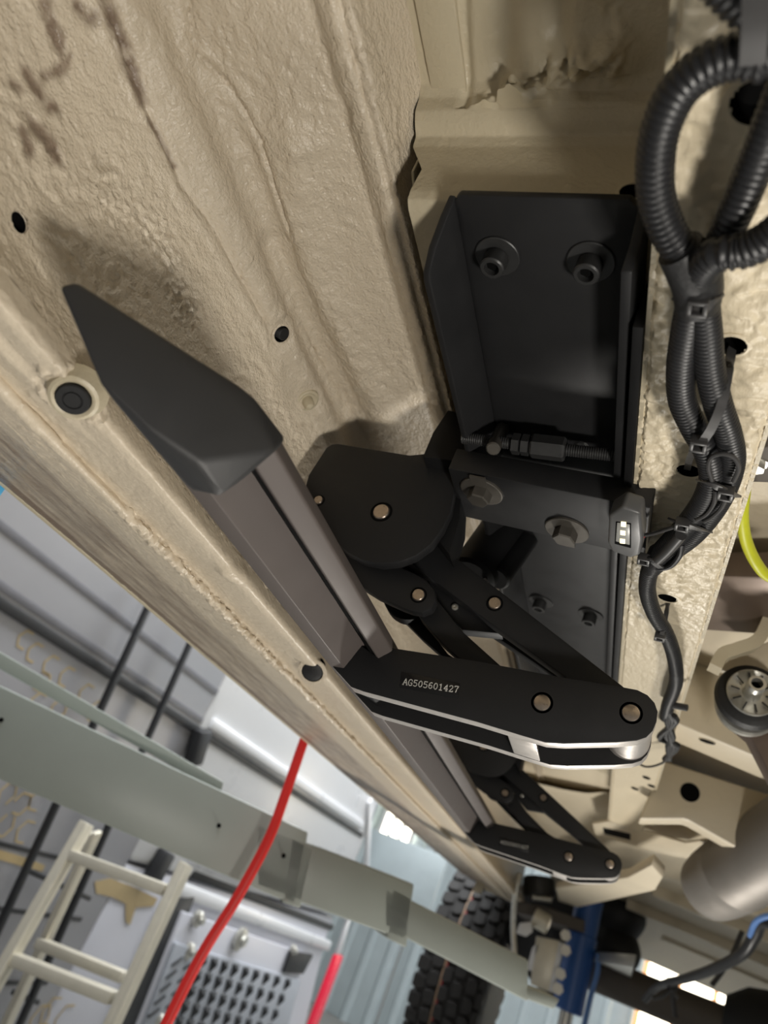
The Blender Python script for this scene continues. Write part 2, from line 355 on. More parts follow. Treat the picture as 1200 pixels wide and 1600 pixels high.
def side_part(name, i0, i1, m, holes=(), label=None, amp=1.0):
    pr = PP[i0:i1 + 1]; sa = sl[i0:i1 + 1]
    G = np.zeros((len(pr), len(YS), 3)); G[..., 0] = pr[:, 0][:, None]; G[..., 1] = YS[None, :]; G[..., 2] = pr[:, 1][:, None]
    SS, YY = np.meshgrid(sa, YS, indexing='ij'); fade = np.clip((1.25 - YY) / 0.5, 0.15, 1)
    # sprayed underseal: lumpy orange peel, wrinkles drawn across the panel
    rough = 0.5 + 0.9 * np.clip(fbm(SS * 22, YY * 14) + 0.45, 0, 1)
    D = amp * 0.0015 * rough * fbm(SS * 210 + 3 * fbm(SS * 60, YY * 60), YY * 120, 3) + 0.0016 * fbm(SS * 22, YY * 12 + 4, 2)
    # seams and ridges that the photo shows on the inner wall
    dA = seg_dist(SS, YY, [sy(*p) for p in ((150, -40), (205, 110), (240, 190), (285, 290), (330, 350), (395, 470), (425, 520))])
    D += -0.0016 * gauss(dA, 0.0016) + 0.0012 * gauss(dA - 0.006, 0.004)
    dB = seg_dist(SS, YY, [sy(*p) for p in ((285, -40), (310, 85), (360, 140), (410, 220), (455, 355))])
    D += -0.0020 * gauss(dB, 0.0015) + 0.0014 * gauss(dB - 0.005, 0.004)
    dC = seg_dist(SS, YY, [sy(*p) for p in ((460, 225), (470, 320), (490, 420), (540, 520), (600, 640))])
    D += 0.0085 * gauss(dC, 0.017)
    dD = seg_dist(SS, YY, [sy(*p) for p in ((468, 490), (505, 560), (540, 620), (575, 690))])
    D += -0.0020 * gauss(dD, 0.0016)
    dE = seg_dist(SS, YY, [sy(*p) for p in ((430, 390), (460, 470), (500, 560), (540, 640))])
    D += -0.004 * gauss(dE - 0.004, 0.008)
    D += 0.0035 * gauss(SS - s_of_r(-0.985), 0.010) - 0.0045 * gauss(SS - s_of_r(-0.905), 0.011)
    # curdled edge where thick underseal ends, and the crusty ring round the plug
    dF = seg_dist(SS, YY, [sy(*p) for p in ((160, 285), (190, 340), (250, 370), (265, 420), (290, 480))])
    lum = np.clip(fbm(SS * 330, YY * 330, 2), -0.3, 0.6)
    D += 0.0036 * gauss(dF, 0.014) * lum
    sp = sy(115, 622); dP = np.hypot(SS - sp[0], YY - sp[1])
    D += 0.0040 * gauss(dP - 0.0185, 0.0042) * np.clip(lum + 0.25, 0, 1) - 0.003 * gauss(dP, 0.012)
    # seam sealer bead along the sill
    sw = s_of_r(-2.49); wob = 0.0012 * fbm(YY * 40, YY * 0 + 3)
    D += np.where(YY > 0.33, 1, 0) * (0.0028 * gauss(SS - sw - wob, 0.0068) * np.clip(0.45 + 1.6 * fbm(SS * 420, YY * 300, 2), 0, 1.4))
    # peeled, layered sealer at the near end of the sill
    pe = np.clip(0.5 + 9 * (0.235 + 0.05 * fbm(SS * 60, YY * 25) - YY), 0, 1) * np.clip((s_of_r(-2.2) - SS) * 200, 0, 1)
    D += 0.0030 * pe + 0.0025 * pe * np.round(3 * fbm(SS * 70, YY * 26, 2)) / 3
    for u, v in ((475, 1125), (560, 1185), (630, 1225), (660, 1260)):   # weld nuts and folds along the sill
        s0, y0 = sy(u, v); D += 0.004 * gauss(YY - y0, 0.006 + 0.01 * (y0 > 1)) * gauss(SS - s_of_r(-2.25), 0.02)
    dip = seg_dist(SS, YY, [sy(355, 895), sy(375, 905)]); D += 0.0035 * gauss(dip, 0.008)
    for hu, hv, hr in ((28, 348, .010), (440, 522, .012), (480, 626, .014), (115, 622, .0125)):
        hs_, hy_ = sy(hu, hv); dh = np.hypot(SS - hs_, YY - hy_); D *= np.clip((dh - hr * .7) / (hr * .6), 0, 1)
    D *= fade * np.clip((sl[-1] - SS) / .035, .12, 1)
    # worn brown patches
    st = np.zeros_like(SS)
    for pl, wd in ((((75, 10), (90, 60), (100, 100), (88, 112)), 0.0040), (((40, 120), (70, 165), (85, 170)), 0.004), (((45, 185), (65, 215), (85, 245)), 0.0042), (((32, 210), (42, 228)), 0.004), (((120, 12), (140, 30)), 0.004),
                   (((160, -30), (185, 60), (205, 110), (218, 160)), 0.0042), (((70, 120), (100, 110), (110, 85)), 0.003), (((18, 130), (30, 135)), 0.003), (((230, 185), (262, 235), (272, 262)), 0.0018)):
        d = seg_dist(SS, YY, [sy(*p) for p in pl]); st = np.maximum(st, np.clip(1.3 - d / wd + 1.1 * fbm(SS * 130, YY * 130, 3), 0, 1))
    out_ = np.clip((s_of_r(-2.78) - SS) / .02, 0, 1); st2 = out_ * np.clip(.50 + .5 * fbm(SS * 120, YY * 30, 3), 0, .75) + np.clip((s_of_r(-3.36) - SS) / .006, 0, .9)  # brown tone over the outer sill band, deepest along the lip
    st *= np.clip(0.45 + 0.9 * (fbm(SS * 160, YY * 160, 2) + 0.5), 0.2, 0.85)
    D -= 0.0006 * st
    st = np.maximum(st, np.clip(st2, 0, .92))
    return surf(name, G, M[m], van, disp=D, holes=holes, brown_tint=st, label=label)
iA = int(np.searchsorted(PP[:, 2], -1.90)); iB = int(np.searchsorted(PP[:, 2], -0.665))
H1 = body_pt(28, 348); H2 = body_pt(440, 522); PL = body_pt(115, 622) * .986; SH = body_pt(488, 1050); ST = body_pt(480, 626)
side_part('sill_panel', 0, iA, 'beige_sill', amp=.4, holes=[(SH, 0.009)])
side_part('inner_wall_panel', iA, iB, 'beige', holes=[(H1, 0.0054), (H2, 0.0072)])
side_part('floor_ridge', iB, len(PP) - 1, 'beige')
def normal_at(u, v, e=6):
    a, b, c = body_pt(u - e, v), body_pt(u + e, v), body_pt(u, v + e); n = np.cross(b - a, c - a); n /= np.linalg.norm(n)
    return n if n @ (-a) > 0 else -n
def hole(c, n, r, asp=1.0, parent=van, m='beige', depth=0.012, ax=None, lip=1.35):
    a, u, w_ = frame(n)
    if ax is not None: u = np.array(ax, float); u -= a * (u @ a); u /= np.linalg.norm(u); w_ = np.cross(a, u)
    b = MB(); vs = []; fs = []; K = 28
    rings = [(lip, -0.0006), (lip * 0.98, 0.0004), (1.04, 0.0007), (1.0, 0.0003), (0.97, -depth)]
    for k_, h in rings:
        for k in range(K):
            t = 2 * math.pi * k / K; vs.append(c + a * h + (u * math.cos(t) * asp + w_ * math.sin(t)) * r * k_)
    for i in range(3):
        for k in range(K): fs.append([i * K + k, i * K + (k + 1) % K, (i + 1) * K + (k + 1) % K, (i + 1) * K + k])
    o = b.add(vs[:4 * K], fs).build('hole_rim', M[m], parent)
    q = [[k, (k + 1) % K, K + (k + 1) % K, K + k] for k in range(K)] + [[K + k for k in range(K)]]
    MB().add(vs[3 * K:], q).build('hole', M['void'], parent); return o
hole(H1, normal_at(28, 348), 0.0048); hole(H2, normal_at(440, 522), 0.0064)
n2 = normal_at(440, 522)
MB().lathe(H2 - n2 * 0.008, n2 + np.array([0.5, 0, -0.1]), [(i * 0.0008, 0.0040 if i % 2 else 0.0048) for i in range(14)], 14).build('clip_stud', M['rubber'], van)
nH = normal_at(488, 1050) * .5 - .6 * SH / np.linalg.norm(SH); nH /= np.linalg.norm(nH)
hole(SH * .975, nH, 0.0100, lip=1.4); MB().lathe(SH * .975, nH, [(-0.006, 0.0095), (0.0, 0.0095), (0.001, 0.008)], 24).build('rubber_plug', M['rubber'], van, label='small black plug in the sill')
nP = normal_at(115, 622, 22) * .6 - .5 * PL / np.linalg.norm(PL); nP /= np.linalg.norm(nP)
MB().lathe(PL, nP, [(-0.008, 0.0150), (-0.003, 0.0132), (0.0002, 0.0120), (0.0010, 0.0104), (0.0008, 0.0094), (0.0002, 0.0086)], 40, capb=False).build('plug_seat', M['beige_smooth'], van)
pl = MB().lathe(PL + nP * 0.0012, nP, [(-0.001, 0.0082), (0.0006, 0.0082), (0.0012, 0.0077), (0.0012, 0.0049), (0.0006, 0.0046), (0.0006, 0.0042), (0.0013, 0.0039)], 40).build('rubber_plug', M['rubber'], van, label='round black rubber plug in the sill')
# plain stud with a domed nut
nS = normal_at(480, 626)
MB().lathe(ST - nS * 0.001, nS, [(0, 0.0110), (0.002, 0.0102), (0.0026, 0.0085), (0.0012, 0.0066)], 28).lathe(ST, nS + np.array([-0.2, 0, 0]), [(0, 0.0050), (0.006, 0.0046), (0.0085, 0.0032), (0.0095, 0.0008)], 16).build('weld_stud', M['beige_smooth'], van)
# body shell above (outer skin and floor) that shuts the overhead light out
MB().box((-0.541, -1.5, 0.1525), (-0.5315, 3.02, 1.6), 0.004).build('side_skin', M['beige_smooth'], van)
MB().box((-0.53, -1.5, 0.46), (2.0, 4.6, 0.48)).build('floor_skin', M['beige_far'], van)

# recess between ridge and rail, with the cross-member step
xs = np.linspace(-0.200, -0.044, 150); prof = [(0.02, .392), (.150, .392), (.196, .392), (.205, .391), (.211, .386), (.214, .378), (.219, .3745), (.226, .3725), (.2285, .366), (.2295, .350), (.2305, .328), (.2325, .3222), (.238, .3205), (.30, .3205), (1.15, .3205), (1.152, .345), (1.6, .350)]
q = np.array(prof); L = np.r_[0, np.cumsum(np.hypot(np.diff(q[:, 0]), np.diff(q[:, 1])))]
t = np.r_[np.linspace(0, L[13], 330), np.linspace(L[13], L[-1], 60)[1:]]
yv = np.interp(t, L, q[:, 0]); zv = np.interp(t, L, q[:, 1])
for _ in range(3): zv[1:330] = (zv[:329] + 2 * zv[1:330] + zv[2:331]) / 4; 
lft = -.200 + .0135 * np.clip((.366 - zv) / .02, 0, 1)
G = np.zeros((len(xs), len(t), 3)); G[..., 0] = lft[None, :] + (xs[:, None] + .2) * ((-.044 - lft) / .156)[None, :]; G[..., 1] = yv; G[..., 2] = zv
XX, TT = np.meshgrid(xs, t, indexing='ij'); YV = G[..., 1]
D = 0.00025 * fbm(XX * 240, TT * 200, 2)
pz = lambda u, v: tuple(P(u, v, Z=0.392)[:2])
up = (YV < 0.2135)
d1 = seg_dist(XX, YV, [pz(*p) for p in ((752, 235), (768, 200), (800, 150), (835, 125), (880, 100), (960, 90))])
D += up * (0.0065 * gauss(d1 - 0.004, 0.009) + 0.0125 * gauss(d1, 0.008) * np.clip(0.3 + 1.8 * fbm(XX * 150, TT * 150, 2), -0.2, 1.3))
d2 = seg_dist(XX, YV, [pz(790, -60), pz(790, 60), pz(785, 130)]); D += up * -0.004 * gauss(d2, 0.006)
d3 = seg_dist(XX, YV, [pz(870, -60), pz(872, 60), pz(876, 92)]); D += up * -0.0045 * gauss(d3, 0.006)
d4 = seg_dist(XX, YV, [pz(722, -60), pz(728, 80), pz(738, 190)]); D += up * -0.0028 * gauss(d4, 0.003)
d5 = seg_dist(XX, YV, [pz(960, 190), pz(1060, 187)]); D += up * -0.0025 * gauss(d5, 0.002)
d6 = seg_dist(XX, YV, [pz(950, -40), pz(960, 90)]); D += up * 0.003 * gauss(d6, 0.007) * np.clip(0.5 + 1.5 * fbm(XX * 130, TT * 130, 2), 0, 1.3)
D += 0.0012 * gauss(XX - P(880, 290, Y=0.23)[0], 0.006) * gauss(TT - np.interp(0.336, -zv[::1][300:330], t[300:330]) if False else TT - L[10] + 0.006, 0.006) * np.clip(fbm(XX * 300, TT * 300, 2) + 0.3, 0, 1)
surf('crossmember_panel', G, M['beige_smooth'], van, disp=D, holes=[(P(988, 300, Y=0.2302), .0062)])
# welded strip along the left of the recess, rounded at its end
a0, a1, b0, b1 = P(640, -20, Z=0.3895), P(690, 236, Z=0.3895), P(716, -20, Z=0.3895), P(738, 215, Z=0.3895)
MB().prism([(a0[0], 0.02, .3925), (b0[0], 0.02, .3925), (b1[0], b1[1] - .004, .3925), (b1[0] - .006, b1[1] + .001, .3925), (a1[0] + .004, a1[1] - .001, .3925), (a1[0] + .001, a1[1] - .003, .3925)], (0, 0, -0.0035), 0.001).build('weld_strip', M['beige_smooth'], van)
MB().prism([P(u, v, X=-.197) for u, v in ((648, 332), (642, 268), (660, 232), (688, 203), (695, 212), (676, 262), (664, 330))], (.0018, 0, 0), .0006).build('corner_tab', M['beige_smooth'], van)
hole(P(988, 300, Y=0.2302), (0, -1, -0.1), 0.0052, asp=1.2, ax=(1, 0, 0), m='beige_smooth')

# frame rail, textured bottom plus sides
RX0, RX1, RZ = -0.0436, 0.0188, 0.285
HR = [((1143, 540), .0062), ((1076, 735), .0062), ((1043, 934), .0066), ((1185, 160), .0085)]
HC = [(P(*p, Z=RZ), r) for p, r in HR]
xs = np.r_[np.linspace(RX0 - .0035, RX1 + .0035, 62)]; zprof = RZ + np.where(xs < RX0, .0022, 0) + np.where(xs > RX1, .0022, 0)
ys = np.r_[yy(0.02, 0.62, 0.0012), yy(0.62, 1.62, 0.005)]
G = np.zeros((len(xs), len(ys), 3)); G[..., 0] = xs[:, None]; G[..., 1] = ys; G[..., 2] = zprof[:, None]
XX, YV = np.meshgrid(xs, ys, indexing='ij')
D = (0.0024 * fbm(XX * 150 + 2 * fbm(XX * 50, YV * 50), YV * 210, 3) + 0.0010 * fbm(XX * 30, YV * 25)) * np.clip((0.85 - YV) / 0.35, 0.12, 1)
for c_, r_ in HC: D *= np.clip((np.hypot(XX - c_[0], YV - c_[1]) - r_ * 1.1) / (r_ * .5), 0, 1)
surf('frame_rail_bottom', G, M['beige_rail'], van, disp=D, holes=[(c, r + .0008) for c, r in HC])
for (c, r) in HC: hole(c, (0, 0, -1), r, asp=1.15, ax=(1, 0, 0), m='beige_rail')
MB().box((RX0 - .0035, 0.02, RZ + .0018), (RX0 - .001, 1.62, .40)).build('frame_rail_side', M['beige_smooth'], van)
MB().box((RX1 + .001, 0.02, RZ + .0018), (RX1 + .0035, 1.62, .47)).build('frame_rail_side', M['beige_smooth'], van)
for u, v in ((1010, 1215), (1018, 1228), (992, 1232)):
    c = P(u, v, Z=RZ - .0005); MB().lathe(c, (0, 0, -1), [(0, .006), (.0012, .005)], 16).build('rail_slot', M['void'], van)

# floor and cross-members beyond the rail
MB().prism([(0.02, .02, .43), (1.9, .02, .43), (1.9, 1.15, .43), (0.02, 1.15, .43)], (0, 0, .02)).build('floor_pan', M['beige_far'], van)
def cross(name, pxy, z, zt, depth, lip=.004):
    (u0, v0), (u1, v1) = pxy; a = P(u0, v0, Z=z); c = P(u1, v1, Z=z); d = c - a; c2 = a + d * 2.5
    MB().prism([a, c2, c2 + np.array([0, depth, 0]), a + np.array([0, depth, 0])], (0, 0, zt - z), lip).build(name, M['beige_far'], van)
cross('crossmember', ((1052, 1128), (1175, 1180)), .335, .44, .085)
hole(P(1105, 1158, Z=.3345), (0, 0, -1), .007, asp=1.5, ax=(1, 0, 0), m='beige_far', lip=1.1, depth=-.0012)
MB().prism([(-.26, 1.50, .349), (-.04, 1.50, .349), (-.04, 2.1, .349), (-.26, 2.1, .349)], (0, 0, .01), .002).build('floor_pan', M['beige_far'], van)
# pressed outrigger with slots below the far floor
OZ = .33
G = np.zeros((60, 60, 3)); uu, vv = np.linspace(0, 1, 60), np.linspace(0, 1, 60)
c00, c10, c01, c11 = P(800, 1215, Z=OZ), P(1330, 1330, Z=OZ), P(790, 1330, Z=OZ), P(1330, 1420, Z=OZ)
U, V = np.meshgrid(uu, vv, indexing='ij')
G = c00 * ((1 - U) * (1 - V))[..., None] + c10 * (U * (1 - V))[..., None] + c01 * ((1 - U) * V)[..., None] + c11 * (U * V)[..., None]
G[..., 2] += 0.010 * np.sin(V * 9 + U * 3) + 0.016 * fbm(U * 7, V * 6, 2)
surf('outrigger_pressing', G, M['beige_far'], van)
def slab(name, px, z, h, m='beige_far', bev=.004, parent=van, **k): return MB().prism(PZ(px, z), (0, 0, h), bev).build(name, M[m], parent, **k)
slab('outrigger_flange', [(925, 1288), (950, 1284), (1070, 1318), (1200, 1300), (1200, 1312), (1075, 1342), (1050, 1338), (930, 1305)], .285, .006)
slab('flange_slot', [(942, 1293), (985, 1303), (985, 1313), (944, 1303)], .2845, .003, 'void', 0)
slab('outrigger_web', [(868, 1388), (980, 1372), (1018, 1352), (1036, 1372), (1024, 1392), (905, 1418), (872, 1408)], .19, .02)
# far lateral ribs and floor towards the axle
RF = lambda y: .39 - .076 * (y - 1.9)
MB().prism([(-.25, 1.62, .40), (2.0, 1.62, .40), (2.0, 1.95, RF(1.95)), (-.25, 1.95, RF(1.95))], (0, 0, .02)).build('rear_floor_pan', M['beige_far'], van)
MB().prism([(-.25, 1.95, RF(1.95)), (2.0, 1.95, RF(1.95)), (2.0, 4.4, RF(4.4)), (-.25, 4.4, RF(4.4))], (0, 0, .02)).build('rear_floor_pan', M['beige_far'], van)
for y_, x_ in ((2.38, .28), (2.66, .10), (3.05, .04)):
    z_ = RF(y_) - .03
    MB().prism([(x_, y_, z_), (2.0, y_, z_), (2.0, y_ + .05, z_), (x_, y_ + .05, z_)], (0, 0, .05), .006).build('floor_rib', M['beige_far'], van)
MB().prism([(.2, 3.5, RF(3.5) - .012), (1.5, 3.5, RF(3.5) - .012), (1.5, 3.56, RF(3.56) - .012), (.2, 3.56, RF(3.56) - .012)], (0, 0, .03), .005).build('floor_bead', M['beige_far'], van)
for u, v, z in ((1100, 1453, .30), (1182, 1483, .29), (1018, 1447, .29)):
    pass

# ------------------------------------------------------------------ mounting bracket (channel bolted under the cross-member)
BZ = 0.315
br = thing('mounting_bracket', (-.105, .5, .288), 'long black steel channel bracket bolted to the floor beside the frame rail', 'bracket')
xl, xr = -.1545, -.0575; ye = 1.02; yn = .2235
MB().prism([(xr - .006, yn, BZ), (xr, yn + .006, BZ), (xr, ye, BZ), (xl, ye, BZ), (xl, yn + .003, BZ), (xl + .003, yn, BZ)], (0, 0, .005), .0012).build('base_plate', M['black'], br)
MB().prism([(xl + .0008, yn + .0015, BZ + .002), (xl - .0030, yn + .009, BZ - .006), (xl - .0075, yn + .020, .297), (xl - .0100, yn + .031, .289), (xl - .0106, yn + .036, .288), (xl - .0106, ye, .288), (xl + .0008, ye, BZ + .002)], (-.0045, 0, .0005), .001).build('side_flange', M['black'], br)
MB().prism([(xr - .002, yn + .003, BZ + .003), (xr - .0024, yn + .014, .302), (xr - .0034, yn + .020, .288), (xr - .0034, ye, .288), (xr - .002, ye, BZ + .003)], (.0056, 0, 0), .001).build('side_flange', M['black'], br)
MB().box((-.0530, .274, .2835), (-.0475, 1.0, .318), .0006).build('spacer_strip', M['black2'], br)
def cap_bolt(x, y, z, parent, rw=.0130, rh=.0071, h=.0115):
    b = MB().lathe((x, y, z), (0, 0, -1), [(0, rh * .75), (.002, rh * .96), (.0028, rh), (h - .0008, rh), (h, rh - .0008), (h, rh * .62), (h - .0035, rh * .58)], 28).build('cap_bolt', M['bolt'], parent)
    MB().lathe((x, y, z), (0, 0, -1), [(-.0004, rw), (.0012, rw), (.0016, rw - .0005)], 36).build('washer', M['bolt'], b)
    MB().lathe((x, y, z - h + .0034), (0, 0, -1), [(0, rh * .60), (.0001, rh * .60)], 6).build('hex_socket', M['void'], b)
for u, v in ((777, 401), (923, 410), (845, 940), (923, 961)):
    p = P(u, v, Z=BZ - .001); cap_bolt(p[0], p[1], BZ, br)
# adjuster rod, coupling nut and lock nuts between the flanges
def rod(name, p0, p1, r, m, parent, pitch=None):
    p0 = np.array(p0); p1 = np.array(p1); L = np.linalg.norm(p1 - p0)
    pr = [(i * pitch / 2, r * (1 if i % 2 else .86)) for i in range(int(L / pitch * 2))] if pitch else [(0, r * .9), (r * .15, r), (L - r * .15, r), (L, r * .9)]
    return MB().lathe(p0, p1 - p0, pr, 14).build(name, M[m], parent)
ad = thing('adjuster_rod', P(860, 700, Y=.405), 'black threaded rod with hexagonal coupling nut across the bracket', 'threaded rod')
e0, e1 = P(722, 684, Y=.405), P(1000, 716, Y=.405)
rod('threaded_rod', e0, e1, .0045, 'bolt', ad, .0016)
for (ua, ub, r) in ((836, 890, .0088), (806, 819, .0078), (821, 834, .0078)):
    f = lambda u: e0 + (e1 - e0) * (u - 722) / 278
    a, c = f(ua), f(ub); L = np.linalg.norm(c - a)
    MB().lathe(a, c - a, [(0, r * .85), (L * .06, r), (L * .94, r), (L, r * .85)], 6, rot=.3).build('hex_nut', M['bolt'], ad)
MB().lathe(P(920, 672, Y=.43), (0, -.4, -1), [(0, .003), (.008, .004), (.014, .0075), (.02, .0075), (.024, .003)], 12).build('side_screw', M['bolt'], ad)
MB().cyl(P(805, 628, Y=.44), P(770, 702, Y=.40), .0052, 16, ch=.001).build('guide_pin', M['bolt2'], None, label='short grey guide pin leaning inside the channel bracket', cat='pin')

# ------------------------------------------------------------------ cross beam under the bracket
cb = thing('cross_beam', (-.1, .45, .27), 'black steel cross beam below the channel bracket carrying two hex bolts', 'beam')
b = MB().prism([(-.176, .4175, .270), (-.0325, .4175, .270), (-.0325, .484, .270), (-.176, .484, .270)], (0, 0, .0195), .0012).build('beam_body', M['black'], cb)
MB().prism([(-.060, .4172, .2885), (-.0322, .4172, .2885), (-.0322, .470, .2885), (-.060, .470, .2885)], (0, 0, .0055), .0008).build('end_pad', M['black'], cb)
for (u, v, tab) in ((753, 766, (0, -1)), (886, 827, (0, 1))):
    p = P(u, v, Z=.270); x, y = p[0], p[1]
    hb = MB().lathe((x, y, .270), (0, 0, -1), [(.002, .0088), (.0095, .0088), (.0105, .0078)], 6, rot=.4).build('hex_bolt', M['bolt2'], cb)
    MB().lathe((x, y, .270), (0, 0, -1), [(0, .0165), (.0016, .0165), (.0021, .0158)], 36).build('washer', M['bolt2'], hb)
    MB().prism([(x - .006, y + tab[1] * .012, .2685), (x + .006, y + tab[1] * .012, .2685), (x + .006, y + tab[1] * .0205, .2685), (x - .006, y + tab[1] * .0205, .2685)], (0, 0, -.0015)).build('lock_tab', M['bolt2'], hb)

# ------------------------------------------------------------------ small light module at the beam's end
lm = thing('light_module', P(976, 832, Z=.262), 'small grey light module with three lit LEDs on the beam end', 'light')
oz = .2555
outer = PZ([(951, 806), (972, 793), (1001, 803), (1004, 845), (1000, 868), (986, 873), (955, 862), (949, 848)], oz)
inner = PZ([(957, 814), (973, 806), (993, 813), (995, 848), (988, 864), (958, 856)], oz)
vs = list(outer) + [p * np.array([1, 1, 0]) + np.array([0, 0, .2695]) for p in outer]
MB().prism(outer, (0, 0, .2695 - oz), .0022, 3).build('housing', M['ledhouse'], lm)
MB().prism(PZ([(962, 815), (986, 818), (986, 857), (960, 850)], oz - .0003), (0, 0, .0012), .0004).build('lens_frame', M['void'], lm)
MB().prism(PZ([(964, 817), (984, 820), (984, 852), (962, 846)], oz - .0006), (0, 0, .001), .0004).build('lens', M['ledface'], lm)
for u, v in ((974, 820), (973, 833), (972.5, 846)):
    MB().prism(PZ([(u - 4, v - 4), (u + 4, v - 3), (u + 4, v + 4), (u - 4, v + 3)], oz - .0009), (0, 0, .0008), .0002).build('led', M['led'], lm)

# ------------------------------------------------------------------ the folding side step
stp = thing('folding_side_step', (-.1, .75, .11), 'folded black side step with grey board, charcoal end cap and hinged arms', 'side step')
GL = {  # stroke letters on a 4 x 6 grid
    'A': [[(0, 0), (1.9, 6), (2.1, 6), (4, 0)], [(.8, 2.1), (3.2, 2.1)], [(-.4, 0), (.7, 0)], [(3.3, 0), (4.4, 0)]],
    'G': [[(3.8, 4.6), (3, 5.8), (1.6, 6), (.5, 5), (.1, 3), (.5, 1), (1.6, 0), (3, .2), (3.7, 1), (3.7, 2.6), (2.4, 2.6)]],
    '5': [[(3.5, 6), (.7, 6), (.5, 3.3), (2, 3.7), (3.4, 3), (3.7, 1.8), (3.1, .4), (1.8, 0), (.4, .6)]],
    '0': [[(2, 6), (.8, 5.2), (.3, 3), (.8, .8), (2, 0), (3.2, .8), (3.7, 3), (3.2, 5.2), (2, 6)]],
    '6': [[(3.3, 5.6), (2.1, 6), (.9, 5), (.3, 3), (.5, 1), (1.8, 0), (3.2, .6), (3.6, 1.9), (3, 3.2), (1.8, 3.5), (.6, 2.6)]],
    '1': [[(.9, 4.9), (2.1, 6), (2.1, 0)], [(.9, 0), (3.3, 0)]],
    '4': [[(2.9, 0), (2.9, 6), (.2, 1.8), (3.9, 1.8)], [(2, 0), (3.7, 0)]],
    '2': [[(.4, 4.7), (.9, 5.7), (2, 6), (3.2, 5.5), (3.5, 4.3), (2.8, 3), (.3, 0), (3.7, 0), (3.8, .9)]],
    '7': [[(.3, 5), (.4, 6), (3.8, 6), (2.4, 3), (1.8, 0)]]}
def stroke_text(txt, org, ex, ey, size, nrm, wid):
    b = MB(); ex = np.array(ex); ey = np.array(ey); nrm = np.array(nrm, float); sc = size / 6
    for i, ch in enumerate(txt):
        for st_ in GL[ch]:
            pts = [np.array(org) + ex * ((x + i * 5.05) * sc) + ey * (y * sc) for x, y in st_]
            for a, c in zip(pts[:-1], pts[1:]):
                d = c - a; d /= np.linalg.norm(d); s_ = np.cross(nrm, d) * wid * sc; a2 = a - d * wid * sc * .6; c2 = c + d * wid * sc * .6
                b.prism([a2 - s_, c2 - s_, c2 + s_, a2 + s_], nrm * .0002)
    return b
def pin(px, Y, r, parent, h=.0016, dv=(0, 0, 0), name='pivot_pin', ring=True):
    c = P(*px, Y=Y) + np.array(dv)
    o = MB().lathe(c, (0, -1, 0), [(-.004, r), (h * .6, r), (h, r * .9)], 28).build(name, M['pin'], parent)
    if ring: MB().lathe(c, (0, -1, 0), [(-.001, r * 1.35), (.0002, r * 1.35), (.0002, r * 1.08), (-.001, r * 1.06)], 28, capa=False, capb=False).build('pin_bore', M['void'], o)
    return o
ARM = [(519, 1041), (557, 1003), (588, 1026), (610, 1012), (751, 1034), (876, 1058), (975, 1074), (996, 1078), (1012, 1086), (1023, 1098), (1028, 1112), (1026, 1128), (1020, 1142), (1010, 1152), (995, 1157), (963, 1160), (881, 1162), (852, 1160), (818, 1150), (746, 1128), (567, 1080), (548, 1073)]
AY = .462
